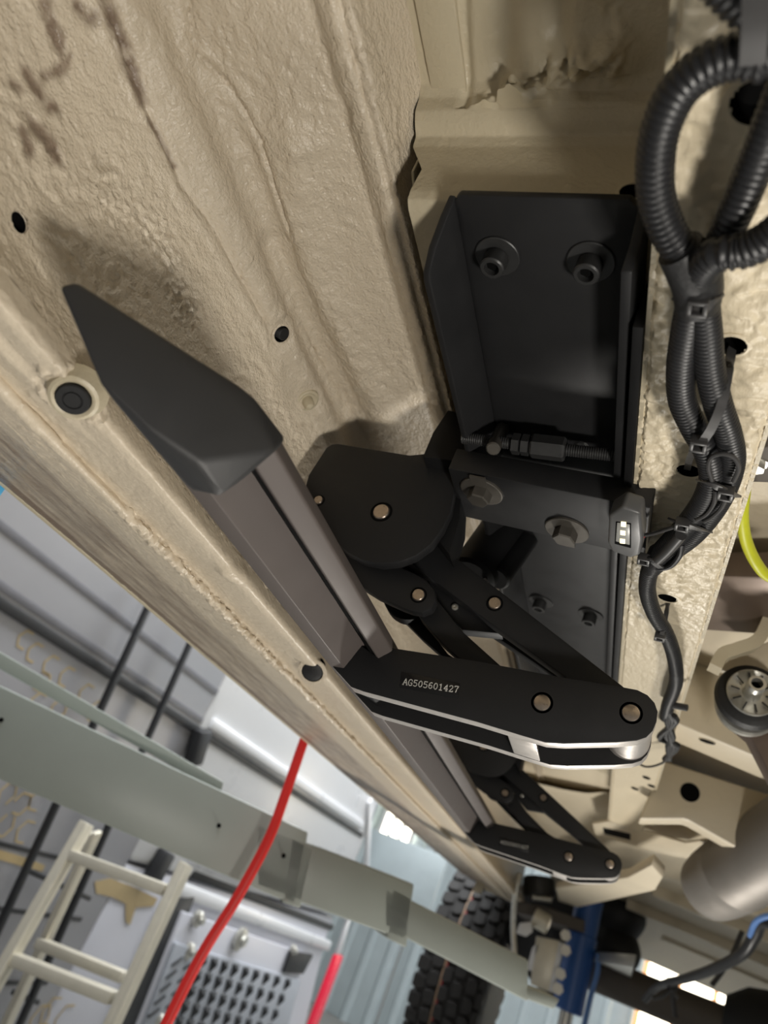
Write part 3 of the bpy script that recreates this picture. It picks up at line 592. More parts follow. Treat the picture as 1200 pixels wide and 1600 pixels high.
def mechanism(dv):
    dv = np.array(dv, float)
    def pl(name, px, Y, th, m='black', bev=.0006, parent=stp): return MB().prism([p + dv for p in PY(px, Y)], (0, th, 0), bev).build(name, M[m], parent)
    # hinge plate
    hp = pl('hinge_plate', [(476, 764), (482, 742), (510, 699), (518, 694), (528, 693), (640, 711), (722, 703), (714, 742), (704, 798), (692, 824), (674, 850), (650, 868), (624, 878), (596, 881), (568, 876), (543, 863), (522, 843), (498, 806)], .446, .010, 'black', .0010)
    pin((596, 800), .446, .0066, hp, dv=dv); pin((498, 782), .446, .0038, hp, dv=dv)
    pl('shade_block', [(660, 714), (676, 676), (700, 640), (728, 648), (738, 690), (726, 722)], .432, .055, 'black2', .001)  # black block added for darkness and shadow above the hinge plate
    pl('hinge_cheek', [(694, 735), (722, 738), (718, 812), (702, 866), (676, 832)], .457, .03, 'black2')
    pl('hinge_block', [(500, 720), (640, 722), (690, 760), (670, 830), (600, 860), (540, 840)], .4565, .05, 'black2')
    # upper link with its twin
    ul = pl('upper_link', [(600, 800), (640, 800), (697, 860), (790, 930), (973, 1072), (1005, 1100), (990, 1130), (955, 1118), (881, 1056), (770, 976), (647, 884), (600, 850)], .478, .012, 'black', .0008)
    pin((773, 943), .478, .0046, ul, dv=dv)
    pl('upper_link', [(660, 870), (760, 950), (975, 1100), (960, 1125), (860, 1052), (765, 988), (660, 905)], .504, .010, 'black2', .0006)
    # bell crank on the small pin, its back disc, lower link with its twin
    bc = pl('bell_crank', [(500, 800), (540, 840), (575, 862), (620, 884), (646, 895), (666, 906), (679, 922), (681, 938), (674, 951), (660, 957), (644, 955), (628, 949), (590, 932), (552, 908), (520, 870)], .464, .009, 'black', .0008)
    pin((654, 930), .464, .0047, bc, dv=dv)
    c = P(642, 926, Y=.497) + dv; MB().lathe(c, (0, 1, 0), [(0, .022), (.001, .023), (.012, .023), (.013, .022)], 40).build('crank_disc', M['black2'], stp)
    pl('lower_link', [(640, 935), (660, 925), (684, 938), (722, 986), (782, 1040), (866, 1082), (862, 1108), (842, 1112), (760, 1055), (716, 1028), (688, 1002), (657, 966)], .478, .012, 'black', .0008)
    pl('lower_link', [(612, 930), (640, 945), (672, 985), (700, 1022), (760, 1060), (745, 1070), (690, 1024), (660, 998), (628, 966)], .506, .009, 'black2', .0006)
    tp = pl('tie_plate', [(668, 905), (700, 918), (740, 940), (772, 975), (784, 990), (722, 984), (690, 950)], .492, .012, 'black', .0006)
    c = P(711, 949, Y=.492) + dv
    MB().lathe(c, (0, -1, 0), [(-.002, .0026), (.0012, .0026), (.0014, .0022), (.0014, .0012), (.0004, .0010)], 20).build('button_screw', M['steel'], tp)
    # swing arm: milled fork, black faces, bare aluminium edges
    fr = [p + dv for p in PY(ARM, AY)]
    sa = MB().prism([p + np.array([0, .0008, 0]) for p in fr], (0, .0112, 0), .0006).build('swing_arm', M['alu'], stp)
    ctr = np.mean(fr, 0)
    MB().prism([ctr + (p - ctr) * .9985 - np.array([0, .0002, 0]) for p in fr], (0, .0012, 0), .0004).build('front_face', M['black'], sa)
    rear = [p + np.array([0, .056, 0]) for p in fr]
    MB().prism(rear, (0, .0112, 0), .0006).build('rear_plate', M['alu'], sa)
    MB().prism([ctr + (p - ctr) * .9965 + np.array([0, .0552, 0]) for p in fr], (0, .0012, 0)).build('rear_face', M['black'], sa)
    web = [p + dv for p in PY([(770, 1048), (818, 1056), (836, 1155), (790, 1141)], AY)]
    MB().prism([p + np.array([0, .011, 0]) for p in web], (0, .046, 0), .001).build('web', M['alu'], sa)
    web = [p + dv for p in PY([(525, 1040), (557, 1006), (600, 1018), (770, 1050), (772, 1068), (640, 1045), (560, 1064)], AY)]
    MB().prism([p + np.array([0, .011, 0]) for p in web], (0, .046, 0), .001).build('web', M['black2'], sa)
    c = P(986, 1115, Y=AY) + dv; MB().cyl(c + np.array([0, .011, 0]), c + np.array([0, .057, 0]), .0145, 40).build('end_boss', M['alu'], sa)
    pin((847, 1098), AY, .0052, sa, dv=dv, h=.0006); pin((986, 1114), AY, .0052, sa, dv=dv, h=.0006)
    # serial label
    lab = [p + dv for p in PY([(627, 1049), (719, 1068), (716, 1092), (624, 1074)], AY - .0004)]
    lb = MB().prism(lab, (0, .0008, 0), .0002).build('serial_label', M['label'], sa)
    o0 = P(628, 1073, Y=AY - .0005) + dv; ex = P(717, 1086.5, Y=AY - .0005) + dv - o0; Lx = np.linalg.norm(ex); ex /= Lx
    ey = np.cross(ex, np.array([0, 1., 0])); ey = -ey if ey[2] < 0 else ey
    o0 = P(629.5, 1069.5, Y=AY - .0005) + dv
    stroke_text('AG505601427', o0, ex, ey, Lx / (11 * 5.05) * 6 * .985, (0, -1, 0), .36).build('serial_number', M['text'], lb, smooth=False)
mechanism((0, 0, 0)); mechanism((-.001, .648, -.005))
# stop block and motor on the near hinge
mo = thing('drive_motor', P(770, 850, Y=.60), 'black cylindrical drive motor half hidden behind the cross beam', 'motor')
a, c = P(735, 905, Y=.545), P(830, 765, Y=.60)
MB().cyl(a, c, .0215, 28, ch=.003).build('motor_body', M['black2'], mo)
MB().cyl(P(775, 905, Y=.55), P(850, 800, Y=.60), .012, 20, ch=.002).build('gear_head', M['black2'], mo)
MB().tube([P(757, 905, Y=.54), P(768, 930, Y=.54), P(790, 960, Y=.55)], .002, 8).build('motor_lead', M['alu'], mo)

# board: long extrusion on the arms
SEC = [(-.2168, .1150), (-.2062, .1166), (-.1992, .1410), (-.1978, .1404), (-.1868, .1318), (-.1848, .1312), (-.1778, .1388), (-.1776, .1404), (-.1830, .150), (-.226, .158), (-.2385, .146), (-.2300, .126)]
by0, by1 = .2275, 1.205; dz = -.008
MB().prism([(x, by0, z + .0012) for x, z in SEC], (-.0012, by1 - by0, dz), .0006).build('step_board', M['board'], stp)
sb = bpy.data.objects['step_board']
MB().prism([(-.1995, by0, .1404), (-.1970, by0, .1398), (-.1905, by0, .1352), (-.1915, by0, .1343), (-.1985, by0, .1385)], (-.0012, by1 - by0, dz)).build('groove', M['void'], sb)
F1, F2, T0 = P(310, 721, Y=.2105), P(369, 633, Y=.2095), P(104, 441, Y=.150)
_n = np.cross(F2 - F1, T0 - F1)
def on_face(u, v): d = ray(u, v); return d * (_n @ F1) / (_n @ d)
FACE = [on_face(91, 446), on_face(120, 440), F2, F1, on_face(228, 668), on_face(157, 602)]
ENDF = [P(430, 705, Y=.2282), P(346, 778, Y=.2285)]
LOWF = [P(300, 768, Y=.2300), P(232, 690, Y=.213)]
BACK = [p * 1.10 + np.array([0, .006, .004]) for p in (on_face(112, 462), on_face(170, 560))] + [np.array(q) for q in ((-.1900, .2125, .1560), (-.1790, .2365, .1515), (-.2280, .2365, .1600), (-.2420, .233, .145))]
CAP = FACE + ENDF + LOWF + BACK
MB().hull(CAP, .0022, 4).build('end_cap', M['cap'], sb, label='tapered charcoal plastic end cap')
g0, g1 = P(283, 733, Y=.2145), P(310, 760, Y=.2235)
MB().beam(P(288, 742, Y=.2285) , P(306, 765, Y=.2340), .0011, .0006).build('green_reflection', M['green'], sb, label='thin green reflection under the cap')  # green light reflection drawn as a faintly glowing strip

# ------------------------------------------------------------------ wiring along the rail
LZ = .266
def zpath(px, z): return [P(u, v, Z=(z if not isinstance(z, (list, tuple)) else z[i])) for i, (u, v) in enumerate(px)]
def conduit(px, z, r, label, pitch=.0024, rib=.075, m='loom', name='corrugated_conduit', group='black wiring conduits'):
    return MB().tube(zpath(px, z), r, 16, step=pitch / 5.0, rib=(pitch, rib)).build(name, M[m], None, label=label, cat='conduit', group=group, ang=80)
conduit([(1270, 45), (1200, 88), (1150, 88), (1100, 106), (1060, 142), (1034, 195), (1024, 250), (1026, 310), (1044, 362), (1072, 404), (1092, 440)], [.262, .262, .262, .262, .262, .262, .262, .262, .262, .262, .264], .0068, 'black ribbed conduit forming the big loop at upper right', .0029)
conduit([(1250, 330), (1200, 374), (1160, 392), (1120, 398), (1098, 420), (1090, 450)], [.252, .251, .251, .252, .258, .263], .0066, 'black ribbed conduit running in from the right edge to the taped joint', .0029)
conduit([(1262, 60), (1212, 180), (1180, 260), (1150, 330), (1125, 385), (1100, 430)], [.266, .266, .266, .266, .268, .270], .0064, 'black ribbed conduit crossing inside the loop', .0029)
conduit([(1120, -40), (1160, 0), (1200, 24), (1260, 60)], .262, .0066, 'short black ribbed conduit in the top right corner', .0029)
MB().tube(zpath([(1062, 388), (1080, 418), (1090, 445), (1090, 478)], [.262, .262, .263, .264]), lambda t: .0094 + .0012 * math.sin(3.1 * t), 18, step=.003).build('tape_wrap', M['tape'], None, label='black cloth tape wrapped around the joint of the conduits', cat='tape')
conduit([(1082, 470), (1072, 520), (1064, 575), (1066, 625), (1084, 668), (1104, 705), (1112, 745), (1098, 785), (1066, 828), (1032, 864), (1018, 888)], [.265] * 7 + [.2645, .264, .265, .267], .0066, 'left black ribbed conduit of the twin run below the taped joint')
conduit([(1098, 470), (1104, 520), (1110, 580), (1122, 632), (1138, 680), (1144, 720), (1132, 765), (1108, 806), (1078, 840), (1040, 868), (1020, 886)], [.265, .265, .265, .265, .2665, .268, .268, .268, .268, .269, .269], .0066, 'right black ribbed conduit of the twin run below the taped joint')
conduit([(1028, 862), (1014, 896), (1012, 926), (1022, 958), (1042, 992), (1054, 1030), (1056, 1066), (1044, 1100), (1040, 1120)], .268, .0062, 'thin black conduit curving down the rail past the arm', .0028, .05)
# wrapped cable end behind the arm
cb2 = thing('cable_bundle', P(1045, 1150, Z=.268), 'loose black cable bundle tied up behind the rounded arm end', 'cable')
for k, off in enumerate(((0, 0), (8, 3), (-7, 5), (4, -6))):
    MB().tube(zpath([(1040 + off[0], 1105 + off[1]), (1050 - off[0], 1125), (1040 + off[0] * 1.4, 1148 + off[1]), (1052 - off[0], 1165), (1042 + off[0] * .5, 1186)], [.268, .264, .266, .264, .267]), .0035, 8).build('strand', M['tape'], cb2)
MB().tube(zpath([(1046, 1180), (1035, 1192), (1015, 1198), (1000, 1194), (985, 1175)], [.266, .262, .26, .262, .27]), .0014, 8).build('lead', M['nylon'], cb2)
MB().cyl(P(1052, 1102, Z=.264), P(1074, 1106, Z=.264), .0035, 10).build('tie_head', M['nylon'], cb2)
# light lead
MB().tube(zpath([(1002, 837), (1020, 834), (1045, 826), (1066, 818)], [.262, .260, .256, .2555]), .0013, 8).build('light_lead', M['nylon'], lm)
MB().tube(zpath([(1000, 838), (1007, 836.5)], [.262, .2615]), .0014, 8, step=.001).build('lead_sleeve', M['redwire'], lm)
# cable ties
def tie(px, z, w_, label, head=None, hz=None, nrm=(0, 0, -1)):
    t = thing('cable_tie', P(*px[0], Z=z[0]), label, 'cable tie', 'cable ties on the wiring')
    MB().strap(zpath(px, z), nrm, w_, .0013).build('strap', M['nylon'], t)
    if head:
        c = P(*head, Z=hz); b = MB()
        for lo, hi in (((-.0042, -.0036, -.003), (-.0022, .0036, .003)), ((.0022, -.0036, -.003), (.0042, .0036, .003)), ((-.0042, -.0042, -.003), (.0042, -.0024, .003)), ((-.0042, .0024, -.003), (.0042, .0042, .003))):
            b.box(c + np.array(lo), c + np.array(hi), .0004)
        b.build('head', M['nylon'], t)
    return t
tie([(1143, 545), (1138, 580), (1128, 630), (1112, 668), (1096, 692)], [.286, .270, .258, .2545, .2545], .0046, 'cable tie stretched from the upper rail hole across the conduits', (1092, 694), .2545)
tie([(1086, 700), (1078, 716), (1074, 733)], [.262, .272, .286], .0040, 'dark tie tail running from the conduits into the lower left rail hole')
tie([(1182, -30), (1180, 40), (1176, 100)], [.250, .250, .252], .0075, 'wide grey cable tie hanging over the loop at the right edge')
tie([(1056, 470), (1072, 480), (1092, 482), (1112, 474), (1124, 462)], [.268, .256, .2535, .2545, .262], .0046, 'cable tie around the taped joint of the conduits', (1091, 478), .2535)
tie([(1044, 940), (1040, 965), (1034, 992)], [.286, .272, .260], .0036, 'cable tie from the third rail hole to the thin conduit', (1031, 995), .260)
tie([(1092, 752), (1112, 757), (1136, 768), (1152, 776)], [.264, .2565, .2575, .266], .0046, 'cable tie binding the twin conduits beside the bent wire loop', (1134, 771), .2565)
tie([(1048, 812), (1066, 818), (1090, 826), (1108, 832)], [.264, .2565, .2575, .266], .0046, 'cable tie binding the twin conduits where the light lead joins', (1066, 820), .2560)
tie([(1004, 868), (1018, 876), (1036, 888), (1048, 880)], [.266, .2585, .260, .268], .0046, 'cable tie at the lower end of the twin conduits', (1006, 874), .2600)
# bent wire loop lying on the conduits
MB().tube(zpath([(1113, 752), (1107, 730), (1112, 714), (1130, 709), (1148, 716), (1154, 732), (1146, 752)], .2575), .0013, 8, step=.002).build('wire_loop', M['nylon'], None, label='bent thin grey wire loop lying on the twin conduits', cat='wire')
for (pp, lb) in ((((1118, 766), (1116, 785), (1104, 803), (1088, 812)), 'thin grey wire on the left between two cable ties'), (((1134, 780), (1126, 795), (1112, 808), (1100, 815)), 'thin grey wire on the right between two cable ties')):
    MB().tube(zpath(pp, .2575), .0013, 8, step=.002).build('thin_wire', M['nylon'], None, label=lb, cat='wire', group='thin wires')
MB().tube(zpath([(1064, 836), (1045, 858), (1028, 874)], .256), .0038, 12).build('thin_sleeve', M['nylon'], None, label='smooth grey cable sleeve along the lower twin conduits', cat='sleeve')
MB().tube(zpath([(1066, 850), (1062, 868), (1048, 884), (1030, 888), (1020, 880)], [.262, .26, .26, .26, .262]), .0020, 10, step=.002).build('tie_loop', M['loom'], None, label='open black cable tie loop below the twin conduits', cat='cable tie', group='cable ties on the wiring')
# yellow hose beyond the rail
MB().tube([P(1166, 720, Z=.37), P(1163, 765, Z=.36), P(1160, 805, Z=.35), P(1166, 845, Z=.345), P(1182, 880, Z=.34), P(1204, 902, Z=.34), P(1260, 920, Z=.34)], .0048, 14, step=.003).build('yellow_hose', M['yellow'], None, label='yellow hose curving beyond the frame rail at the right edge', cat='hose')

# ------------------------------------------------------------------ things further back under the van
MB().prism(PY([(1037, 1188), (1200, 1240), (1330, 1282), (1330, 1400), (1150, 1324), (1072, 1280), (998, 1280)], 1.25), (0, .05, 0), .006).build('crossmember_face', M['beige_far'], van)
for (u, v, r_) in ((1078, 1238, .0145), (1187, 1263, .006)): hole(P(u, v, Y=1.25), (0, -1, 0), r_, m='beige_far', lip=1.12, depth=-.0012)
slab('heat_shield', [(1108, 900), (1300, 905), (1300, 1000), (1085, 985)], .375, .03, 'rust', .004, None, label='dark brown heat shield plate beyond the frame rail', cat='heat shield')
slab('tank_shield', [(1165, 640), (1300, 640), (1300, 760), (1145, 755)], .375, .03, 'chassis', .004, None, label='dark grey shield plate beyond the rail above the yellow hose', cat='shield')
c = P(1186, 722, Z=.365); MB().lathe(c, (0, 0, -1), [(0, .007), (.002, .007), (.0021, .005), (.008, .005)], 6).build('hex_nut', M['steel'], None, label='zinc nut under the dark shield above the yellow hose', cat='nut')
# rubber bushing hanger
bh = thing('bushing_hanger', P(1172, 1085, Y=.78), 'rubber bushing with silver dish and tube on a pale bent bracket', 'bushing')
ctr = P(1174, 1086, Y=.78)
MB().lathe(ctr + np.array([0, .018, 0]), (0, -1, 0), [(0, .020), (.002, .030), (.010, .034), (.018, .032), (.021, .026)], 40).build('rubber_ring', M['rubber'], bh)
MB().lathe(ctr + np.array([0, .022, -.004]), (0, -1, 0), [(-.010, .030), (.002, .032), (.004, .030)], 40).build('back_plate', M['steel'], bh)
d = MB().lathe(ctr + np.array([.0, -.006, 0]), (0, -1, 0), [(-.002, .0235), (.002, .0245), (.003, .0235), (-.001, .018), (-.002, .008)], 40, capa=False).build('silver_dish', M['steel'], bh)
for k in range(10):
    t = k * math.pi / 5; MB().beam(ctr + np.array([math.cos(t) * .012, -.0072, math.sin(t) * .012]), ctr + np.array([math.cos(t) * .0205, -.009, math.sin(t) * .0205]), .0016, .0012, up=(0, 1, 0)).build('slit', M['bolt'], d)
tb = MB().lathe(ctr, (0, -1, .05), [(-.004, .0085), (.030, .0085), (.0315, .0075), (.0315, .0055), (.012, .0052)], 28).build('tube', M['steel'], bh)
MB().lathe(ctr + np.array([0, -.020, .001]), (0, -1, .05), [(0, .0054), (.0005, .0054)], 20).build('bore', M['void'], tb)
MB().strap([P(1235, 905, Y=.75), P(1208, 950, Y=.75), P(1184, 1000, Y=.75), P(1150, 1016, Y=.75), P(1128, 1024, Y=.75), P(1116, 1046, Y=.75)], (0, 1, .2), .012, .022).build('bent_bracket', M['beige_smooth'], bh)
MB().prism(PY([(1122, 1046), (1150, 1022), (1230, 990), (1230, 1060), (1200, 1055), (1150, 1052)], .80), (0, .01, 0), .002).build('bracket_plate', M['beige_far'], bh)
# brown strut under the bushing
MB().prism(PY([(1138, 1122), (1172, 1150), (1230, 1262), (1230, 1100), (1196, 1120)], .83), (0, .03, 0), .004).build('brown_strut', M['rust'], None, label='dull brown steel strut slanting down from the rubber bushing', cat='strut')
# big pale metal cylinder
a, c = P(1104, 1390, Y=1.5), P(1300, 1272, Y=1.12)
L = np.linalg.norm(c - a)
MB().lathe(a, c - a, [(0, .020), (.003, .036), (.010, .047), (.022, .0535), (.05, .0565), (.09, .058), (.12, .0585), (.122, .0595), (.128, .0595), (.13, .0585), (L, .059)], 56).build('exhaust_muffler', M['pipe'], None, label='large pale metal muffler cylinder reaching in from the right', cat='muffler')
# rear axle group
axl = thing('rear_axle', P(1000, 1560, Y=3.1), 'grey axle tube running to the right behind the blue shock absorber', 'axle')
MB().cyl(P(880, 1500, Y=3.15), P(1260, 1655, Y=3.0), .058, 32).build('axle_tube', M['chassis'], axl)
MB().lathe(P(1262, 1640, Y=3.0), (.9, -.1, 0), [(-.24, .05), (-.18, .10), (-.06, .13), (.12, .14), (.3, .1)], 32).build('differential', M['rubber'], axl)
slab('spring_seat', [(925, 1500), (990, 1512), (985, 1535), (930, 1522)], .07, .03, 'steel', .004, axl)
sh = thing('shock_absorber', P(890, 1588, Y=2.95), 'blue shock absorber standing upright beside the leaf spring', 'shock absorber')
p0, p1 = P(922, 1405, Y=2.95), P(886, 1580, Y=2.95); d = (p1 - p0)
MB().lathe(p0, d, [(0, .046), (np.linalg.norm(d) * .33, .046), (np.linalg.norm(d) * .34, .051), (np.linalg.norm(d) * .985, .051), (np.linalg.norm(d), .045)], 32).build('body', M['shock'], sh)
MB().cyl(p1, p1 + d * .25, .022, 16).build('lower_rod', M['steel'], sh)
asg = thing('air_spring', P(955, 1505, Y=3.2), 'black rubber air spring with two bulging folds beside the blue shock', 'air spring')
p0, p1 = P(962, 1400, Y=3.2), P(944, 1505, Y=3.2); d = p1 - p0; L = np.linalg.norm(d); p0 = p0 + np.array([.02, 0, 0]); p1 = p1 + np.array([.02, 0, 0])
MB().lathe(p0, d, [(L * k / 40, .078 + .022 * abs(math.sin(math.pi * k / 20))) for k in range(41)], 36).build('bellows', M['rubber'], asg)
MB().lathe(p1, d, [(0, .09), (.02, .09), (.025, .08)], 30).build('seat_plate', M['steel'], asg)
lf = thing('leaf_spring', P(860, 1440, Y=2.9), 'dark leaf spring pack with pale clamp plates by the wheel', 'spring')
for k in range(3): MB().prism(PY([(806, 1408 + k * 6), (850, 1416 + k * 6), (914, 1438 + k * 6), (912, 1445 + k * 6), (846, 1423 + k * 6), (806, 1414 + k * 6)], 2.85), (0, .4, 0), .003).build('leaf', M['chassis'], lf)
for (q_, m_) in (([(838, 1462), (876, 1470), (858, 1550), (828, 1538)], 'ladder'), ([(832, 1480), (845, 1470), (832, 1518), (822, 1514)], 'vwhite'), ([(872, 1470), (882, 1474), (864, 1552), (856, 1548)], 'vwhite')):
    MB().prism(PY(q_, 2.8), (0, .05, 0), .004).build('clamp_plate', M[m_], lf)
for u, v in ((884, 1462), (884, 1485), (876, 1522), (872, 1545)): MB().lathe(P(u, v, Y=2.78), (0, -1, 0), [(0, .018), (.02, .018)], 6).build('clamp_nut', M['steel'], lf)
bs = thing('bump_stop', P(850, 1400, Y=2.8), 'grey rubber bump stop cylinder hanging under the far step arm', 'bump stop')
MB().cyl(P(842, 1370, Y=2.9), P(842, 1402, Y=2.9), .055, 28, ch=.008).build('rubber', M['bolt'], bs)
MB().cyl(P(832, 1402, Y=2.86), P(862, 1406, Y=2.86), .010, 14).build('mount_bolt', M['steel'], bs)
MB().hull(list(PY([(812, 1442), (830, 1440), (833, 1456), (822, 1464), (806, 1458)], 2.7)) + list(PY([(814, 1442), (828, 1441), (831, 1456), (822, 1462), (808, 1457)], 2.75)), .004).build('white_clip', M['vwhite'], None, label='white plastic clip beside the leaf spring', cat='clip')
MB().tube([P(812, 1365, Y=2.6), P(806, 1390, Y=2.6), P(802, 1440, Y=2.65), P(804, 1490, Y=2.65)], .009, 10).build('brake_line', M['steel'], None, label='thin steel line hanging between tyre and leaf spring', cat='line')
MB().cyl(P(834, 1432, Y=2.75), P(858, 1446, Y=2.75), .030, 20, ch=.004).build('pale_bush', M['ladder'], None, label='short pale cylindrical bush under the leaf spring', cat='bush')
MB().tube([P(935, 1490, Y=2.9), P(933, 1520, Y=2.9), P(922, 1560, Y=2.9), P(908, 1625, Y=2.9)], .009, 10).build('blue_cable', M['blueline'], None, label='thin blue cable hanging right of the blue shock absorber', cat='cable')
# dark harness at lower right
hs = thing('cable_harness', P(1120, 1510, Y=2.0), 'dark cable harness sagging across the ribs at lower right', 'harness')
MB().tube([P(1250, 1470, Y=1.7), P(1195, 1440, Y=1.75), P(1180, 1462, Y=1.8), P(1160, 1490, Y=1.85), P(1120, 1512, Y=1.95), P(1075, 1528, Y=2.1), P(1030, 1540, Y=2.3), P(1008, 1562, Y=2.4)], lambda t: .012 - .003 * t, 12, step=.01).build('wrapped_run', M['loom'], hs)
MB().tube([P(1230, 1430, Y=1.7), P(1196, 1432, Y=1.73), P(1180, 1442, Y=1.76), P(1172, 1462, Y=1.8)], .006, 10).build('blue_wire', M['blueline'], hs)
for (q_) in (((1045, 1526), (1048, 1545), (1060, 1560)), ((1062, 1528), (1040, 1552), (1020, 1560)), ((1060, 1532), (1052, 1552), (1056, 1590)), ((1160, 1455), (1140, 1500), (1112, 1540))): MB().tube([P(u, v, Y=2.25) for u, v in q_], .006, 8).build('branch', M['loom'], hs)

MB().prism(PY([(790, 1372), (905, 1400), (890, 1520), (862, 1572), (820, 1520), (790, 1470)], 3.35), (0, .25, 0), .01).build('rear_frame_bracket', M['vdark'], van)
# rear wheel
wc = np.array([-.500, 3.62, -.15]); R = .40; W = .28
wh = thing('rear_wheel', (wc[0], wc[1], wc[2] - R), 'black off-road tyre with chunky tread at the end of the sill', None); wh.parent = van; wh.location = wh.location - van.location
MB().lathe(wc - np.array([W / 2, 0, 0]), (1, 0, 0), [(0, .22), (-.006 + .006, .30), (.006, .36), (.03, R - .012), (.08, R - .006), (W / 2, R - .004), (W - .08, R - .006), (W - .03, R - .012), (W - .006, .36), (W, .30), (W, .22)], 72).build('tyre', M['tyre'], wh)
MB().lathe(wc - np.array([.1, 0, 0]), (1, 0, 0), [(0, .215), (.02, .222), (.18, .222), (.2, .2), (.17, .08), (.19, .06), (.2, 0.01)], 40).build('rim', M['vdark'], wh)
tm = None; K = 38
cols = [(-.112, .052, .5), (-.058, .044, 0), (-.012, .040, .5), (.036, .044, 0), (.086, .042, .5), (.122, .030, 0)]
for j, (dx, wx, ph) in enumerate(cols):
    me = None
    for k in range(K):
        th = 2 * math.pi * (k + ph) / K
        if me is None:
            hh = .0285; pts = [(-wx / 2, -hh * .8), (-wx * .1, -hh), (wx / 2, -hh * .6), (wx * .42, hh * .7), (wx * .05, hh), (-wx / 2, hh * .75)]
            b = MB().prism([(x, y, -.006) for x, y in pts], (0, 0, .020), .003, 1); me = pyd('tread_block', b.v, b.f); me.materials.append(M['tyre'])
        o = bpy.data.objects.new('tread_block', me); C.objects.link(o); o.parent = wh
        rr = R - .006 - (.010 if abs(dx) > .1 else 0)
        o.location = (dx, math.cos(th) * rr, math.sin(th) * rr + R); o.rotation_euler = (th - math.pi / 2, 0, 0)
for dx, m_ in ((-.035, 'treadtan'), (-.027, 'treadred')):
    MB().lathe(wc + np.array([dx - .003, 0, 0]), (1, 0, 0), [(0, R + .002), (.007, R + .002)], 72, capa=False, capb=False).build('tread_line', M[m_], wh)
# wheel arch liner
MB().prism([(-.46, 3.0, .135), (-.35, 3.0, .135), (-.35, 3.0, .40), (-.46, 3.0, .40)], (0, .012, 0), .003).build('sill_end', M['beige_smooth'], van)
MB().prism(PY([(738, 1392), (750, 1396), (764, 1368), (752, 1364)], 2.85), (0, .03, 0), .002).build('sill_tab', M['beige_smooth'], van)

# ------------------------------------------------------------------ bay beside the van
# lift arm: three telescoping box sections
la = thing('lift_arm', (-.5, 1.3, -.1), 'grey telescopic lift arm with three box sections crossing the bay', 'lift arm')
p0, p1 = np.array([-1.60, .565]), np.array([-.098, 1.62]); dr = (p1 - p0) / np.linalg.norm(p1 - p0)
def at_u(u, v=1200):   # point on the arm's vertical plane seen in pixel column u near row v
    d = ray(u, v); k = d[0] / d[1]; t = (k * p0[1] - p0[0]) / (dr[0] - k * dr[1]); q_ = p0 + dr * t; return q_, d[2] / d[1] * q_[1]
def arm_sec(name, ua, ub, wid, tops, bots, m='liftgrey'):
    qa, za1 = at_u(*tops[0]); qb, zb1 = at_u(*tops[1]); _, za0 = at_u(*bots[0]); _, zb0 = at_u(*bots[1])
    sd = np.array([dr[1], -dr[0], 0]) * wid
    a3 = lambda q_, z: np.array([q_[0], q_[1], z])
    pts = [a3(*at_u(*bots[0])), a3(*at_u(*bots[1])), a3(*at_u(*tops[1])), a3(*at_u(*tops[0]))]
    return MB().prism(pts, -sd * 1.0, .004).build(name, M[m], la)
arm_sec('outer_section', 0, 480, .12, ((-160, 995), (482, 1300)), ((-160, 1150), (462, 1415)))
arm_sec('middle_section', 400, 650, .10, ((400, 1285), (648, 1382)), ((400, 1385), (634, 1470)))
arm_sec('inner_section', 600, 830, .08, ((600, 1385), (826, 1500)), ((600, 1448), (826, 1566)))
arm_sec('collar', 455, 490, .13, ((455, 1306), (492, 1325)), ((440, 1410), (470, 1420)))
arm_sec('collar', 610, 645, .115, ((612, 1385), (645, 1402)), ((604, 1466), (636, 1482)))
arm_sec('end_stub', 820, 870, .06, ((815, 1538), (876, 1562)), ((808, 1556), (866, 1578)))
def at_bar(u, v, off=.07):
    d = ray(u, v); k = d[0] / d[1]; pb = p0 + np.array([-dr[1], dr[0]]) * off; t = (k * pb[1] - pb[0]) / (dr[0] - k * dr[1]); q_ = pb + dr * t
    return np.array([q_[0], q_[1], d[2] / d[1] * q_[1]])
MB().prism([at_bar(-160, 955), at_bar(345, 1240), at_bar(350, 1222), at_bar(-160, 925)], (-dr[1] * .02, dr[0] * .02, 0), .003).build('safety_bar', M['liftgrey'], la)
for u, v in ((342, 1290), (443, 1337), (2, 1125)):
    q_, z = at_u(u, v); MB().lathe((q_[0] + dr[1] * .001, q_[1] - dr[0] * .001, z), (dr[1], -dr[0], 0), [(0, .004), (.003, .003)], 12).build('screw', M['void'], la)
# red hose
MB().tube([P(500, 1090, Y=1.227), P(474, 1160, Y=1.227), P(448, 1235, Y=1.222), P(420, 1310, Y=1.216), P(372, 1400, Y=1.210), P(325, 1475, Y=1.204), P(292, 1535, Y=1.198), P(250, 1620, Y=1.187)], .0088, 14, step=.008).build('red_hose', M['red'], None, label='red hose hanging down in front of the grey lift arm', cat='hose')
# blue tape end on the sill
MB().hull([P(u, v, X=x) for x in (-.5425, -.5445) for u, v in ((-30, 735), (2, 746), (12, 758), (0, 775), (-30, 800))], .0003).build('blue_tape', M['bluetape'], None, label='light blue tape end under the sill at the left edge', cat='tape')
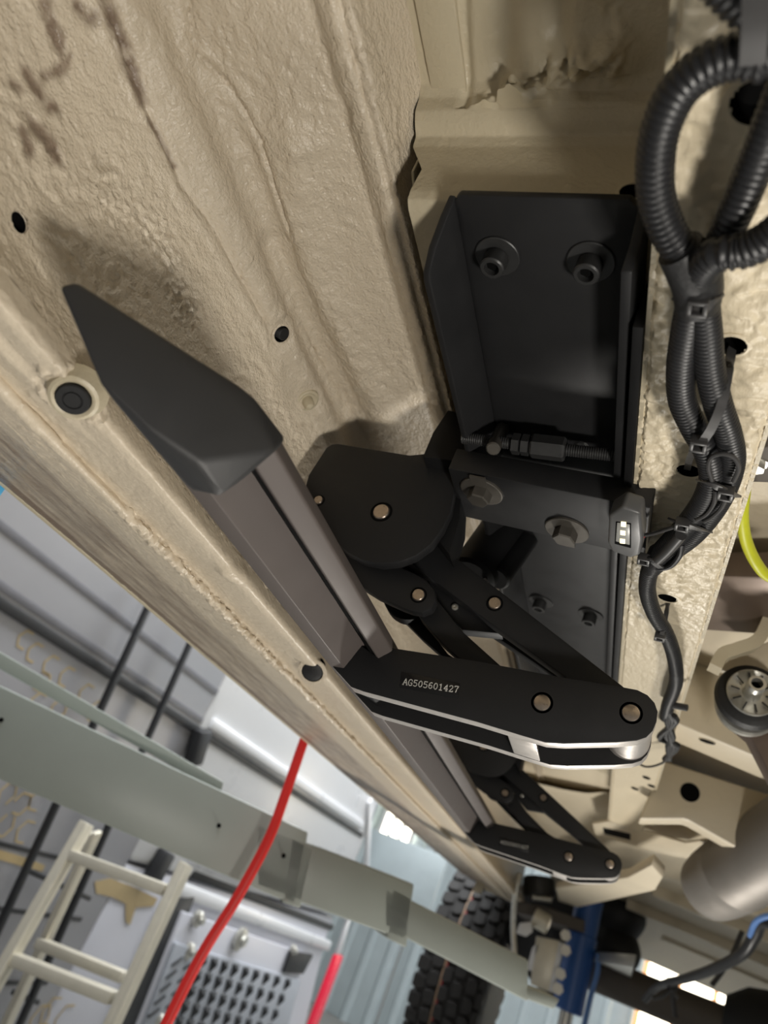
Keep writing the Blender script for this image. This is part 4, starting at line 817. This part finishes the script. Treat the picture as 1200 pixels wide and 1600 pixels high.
# step ladder
ld = thing('step_ladder', P(120, 1500, Y=1.9) * np.array([1, 1, 0]) + np.array([0, 0, FZ]), 'aluminium step ladder standing below the lift arm', 'ladder')
LY = 1.9
def rail(px0, px1, y0, y1, wd=.022, dp=.05):
    a, c = P(*px0, Y=y0), P(*px1, Y=y1); c = a + (c - a) * 1.6
    b = MB().beam(a, c, wd, dp, up=(0, 1, 0), bevel=.003).beam(a + np.array([.013, -.02, 0]), c + np.array([.013, -.02, 0]), .012, .012, up=(0, 1, 0), bevel=.002)
    return b.build('rail', M['ladder'], ld)
rail((136, 1286), (-50, 1610), LY, LY - .05); rail((291, 1350), (170, 1612), LY, LY - .05)
rail((150, 1300), (10, 1600), LY + .1, LY + .35, .016, .04)
def rung(px0, px1, y, m='ladder'):
    a, c = P(*px0, Y=y), P(*px1, Y=y); return MB().beam(a, c, .05, .028, bevel=.004).build('rung', M[m], ld)
rung((113, 1337), (262, 1392), LY - .01); rung((18, 1497), (180, 1560), LY - .03); rung((62, 1474), (196, 1528), LY + .2)

# neighbouring van, parked parallel
NX = -1.7
nv = thing('parked_van', (NX - .5, 3.0, FZ), 'silver grey and white parked van with black side rack and tan decals', 'van')
def onv(u, v, dx=0): return P(u, v, X=NX + dx)
def ypt(u, v): return onv(u, v)[1]
yb = ypt(335, 1090); yc = ypt(574, 1300)
MB().box((NX - 1.8, -.5, -1.1), (NX, yb, 1.5), .01).build('body_side', M['vgrey'], nv)
MB().box((NX - 1.8, yb + .004, -.30), (NX + .004, yc, 1.5), .03).build('rear_quarter', M['vwhite'], nv)
MB().box((NX - 1.8, yb + .004, -1.1), (NX - .002, yc + .02, -.31), .02).build('lower_quarter', M['vlight'], nv)
def bar(name, p0, p1, w_, h_, m, dx=.0, bev=.004):
    a, c = onv(*p0, dx), onv(*p1, dx); return MB().beam(a, c, w_, h_, up=(1, 0, 0), bevel=bev).build(name, M[m], nv)
# rack rails and horizontal rubbing strips
for a, c in (((240, 930), (-30, 1510)), ((303, 992), (20, 1625))): bar('rack_upright', a, c, .022, .022, 'vdark', .05)
for px in ((0, 943),): z = onv(*px)[2]; MB().box((NX, -.4, z - .016), (NX + .012, yc - .1, z + .016), .004).build('rub_strip', M['vdark'], nv)
for px in ((0, 820), (0, 914)): z = onv(*px)[2]; MB().box((NX, -.4, z - .012), (NX + .004, yb, z + .012), .001).build('crease_shade', M['vmid'], nv)  # grey strips paint the seam shadow along the body side
for px in ((0, 1318), (0, 1420), (0, 1535)): z = onv(*px)[2]; MB().box((NX, -.4, z - .007), (NX + .003, yb - .1, z + .007), .001).build('panel_joint', M['vdark'], nv)
for a, c in (((40, 1358), (140, 1404)), ((20, 1550), (60, 1566))): bar('rack_crossbar', a, c, .016, .016, 'vdark', .045)
b0 = onv(330, 1120); MB().beam(onv(318, 1140, .03), onv(300, 1195, .03), .09, .05, up=(1, 0, 0), bevel=.012).build('mirror_block', M['vdark'], nv)
MB().beam(onv(262, 1330, .03), onv(235, 1378, .03), .09, .05, up=(1, 0, 0), bevel=.012).build('side_marker_block', M['vdark'], nv)
# mouldings of the white rear corner
bar('moulding', (330, 1130), (566, 1290), .05, .03, 'vwhite', .012, .012); bar('moulding', (300, 1340), (545, 1432), .045, .03, 'vwhite', .012, .012); bar('moulding', (270, 1385), (514, 1478), .06, .03, 'vwhite', .012, .012)
bar('moulding', (578, 1250), (572, 1368), .06, .03, 'vwhite', .012, .012); bar('moulding', (545, 1432), (528, 1490), .07, .03, 'vwhite', .012, .012)
bar('shadow_gap', (300, 1366), (520, 1450), .035, .006, 'vdark', .002, .001)
tl = bar('tail_light', (529, 1492), (484, 1612), .15, .04, 'tail', .012, .012)
# tan hexagon print
for u, v in ((55, 1020), (80, 1040), (66, 1065), (40, 1000), (105, 1058), (60, 1098), (92, 1108), (135, 1085), (150, 1112), (12, 1240), (34, 1256), (60, 1250), (8, 1290), (40, 1300), (80, 1580), (100, 1592), (62, 1592)):
    c = onv(u, v, .001); r_ = .042 * c[1] / 1.9 * .8
    hx = MB()
    for k in range(6):
        if (k * 7 + u) % 5 == 0: continue
        a = c + np.array([0, math.cos(k * math.pi / 3), math.sin(k * math.pi / 3)]) * r_; d = c + np.array([0, math.cos((k + 1) * math.pi / 3), math.sin((k + 1) * math.pi / 3)]) * r_
        hx.beam(a, d, .006, .001, up=(1, 0, 0))
    hx.build('hexagon_print', M['tan'], nv, smooth=False)
MB().prism([onv(u, v, .001) for u, v in ((148, 1378), (172, 1372), (205, 1384), (246, 1404), (240, 1416), (212, 1418), (203, 1445), (196, 1440), (196, 1412), (176, 1402), (160, 1398), (150, 1396))], (.0012, 0, 0)).build('drip_print', M['tan'], nv)
MB().prism([onv(u, v, .001) for u, v in ((-20, 1322), (40, 1340), (70, 1352), (66, 1362), (30, 1352), (-20, 1338))], (.0012, 0, 0)).build('drip_print', M['tan'], nv)
# recovery boards strapped to the van's side
MB().prism([onv(u, v, .002) for u, v in ((288, 1395), (505, 1478), (470, 1625), (196, 1625))], (.004, 0, 0)).build('rear_panel', M['vlight'], nv)
MB().prism([onv(u, v, .008) for u, v in ((262, 1402), (300, 1398), (218, 1625), (160, 1625))], (.02, 0, 0), .004).build('dark_jamb', M['vdark'], nv)
rb = thing('recovery_board', onv(340, 1600, .04), 'grey studded recovery board bolted to the parked van', 'recovery board')
MB().prism([onv(u, v, .012) for u, v in ((278, 1420), (474, 1488), (430, 1640), (190, 1640))], (.03, 0, 0), .006).build('backing_plate', M['vlight'], rb)
MB().prism([onv(u, v, .042) for u, v in ((270, 1470), (466, 1530), (436, 1640), (205, 1640))], (.02, 0, 0), .008).build('board_body', M['board_grey'], rb)
bm_ = None
for j in range(5):
    for i in range(10):
        u0 = 316 + i * 16.5 - j * 9.5; v0 = 1500 + i * 4.4 + j * 24
        if u0 > 462 - j * 9 or v0 > 1620: continue
        c = onv(u0, v0, .062)
        if bm_ is None:
            b = MB().lathe((0, 0, 0), (1, 0, 0), [(-.004, .044), (.006, .038), (.026, .006)], 3, rot=.5); bm_ = pyd('stud', b.v, b.f); bm_.materials.append(M['vdark'])
        o = bpy.data.objects.new('stud', bm_); C.objects.link(o); o.parent = rb; o.location = c - WL[rb.name]
for j in range(5):
    for i in range(2):
        c = onv(276 + i * 18 - j * 9, 1502 + i * 6 + j * 20, .062); MB().beam(c + np.array([0, -.03, -.015]), c + np.array([0, .03, .015]), .01, .012, up=(1, 0, 0)).build('rib', M['vdark'], rb)
for u, v, r_ in ((306, 1434, .035), (372, 1466, .055), (455, 1482, .025), (292, 1484, .035), (244, 1592, .03)):
    c = onv(u, v, .045); MB().lathe(c, (1, 0, 0), [(0, r_), (.02, r_), (.03, r_ * .7), (.03, r_ * .5), (.045, r_ * .45)], 24).build('mount_knob', M['steel'], rb)
for px in (((452, 1484), (486, 1490), (470, 1520), (440, 1518)),): MB().prism([onv(u, v, .045) for u, v in px], (.02, 0, 0), .004).build('strap', M['vdark'], rb)
# pale sheet stack behind the van corner
MB().prism([P(u, v, Y=6.0) for u, v in ((575, 1292), (700, 1340), (668, 1432), (640, 1425), (560, 1400))], (0, .03, 0), .01).build('metal_sheet', M['wall'], None, label='pale blue-grey metal sheet standing behind the parked van', cat='sheet')
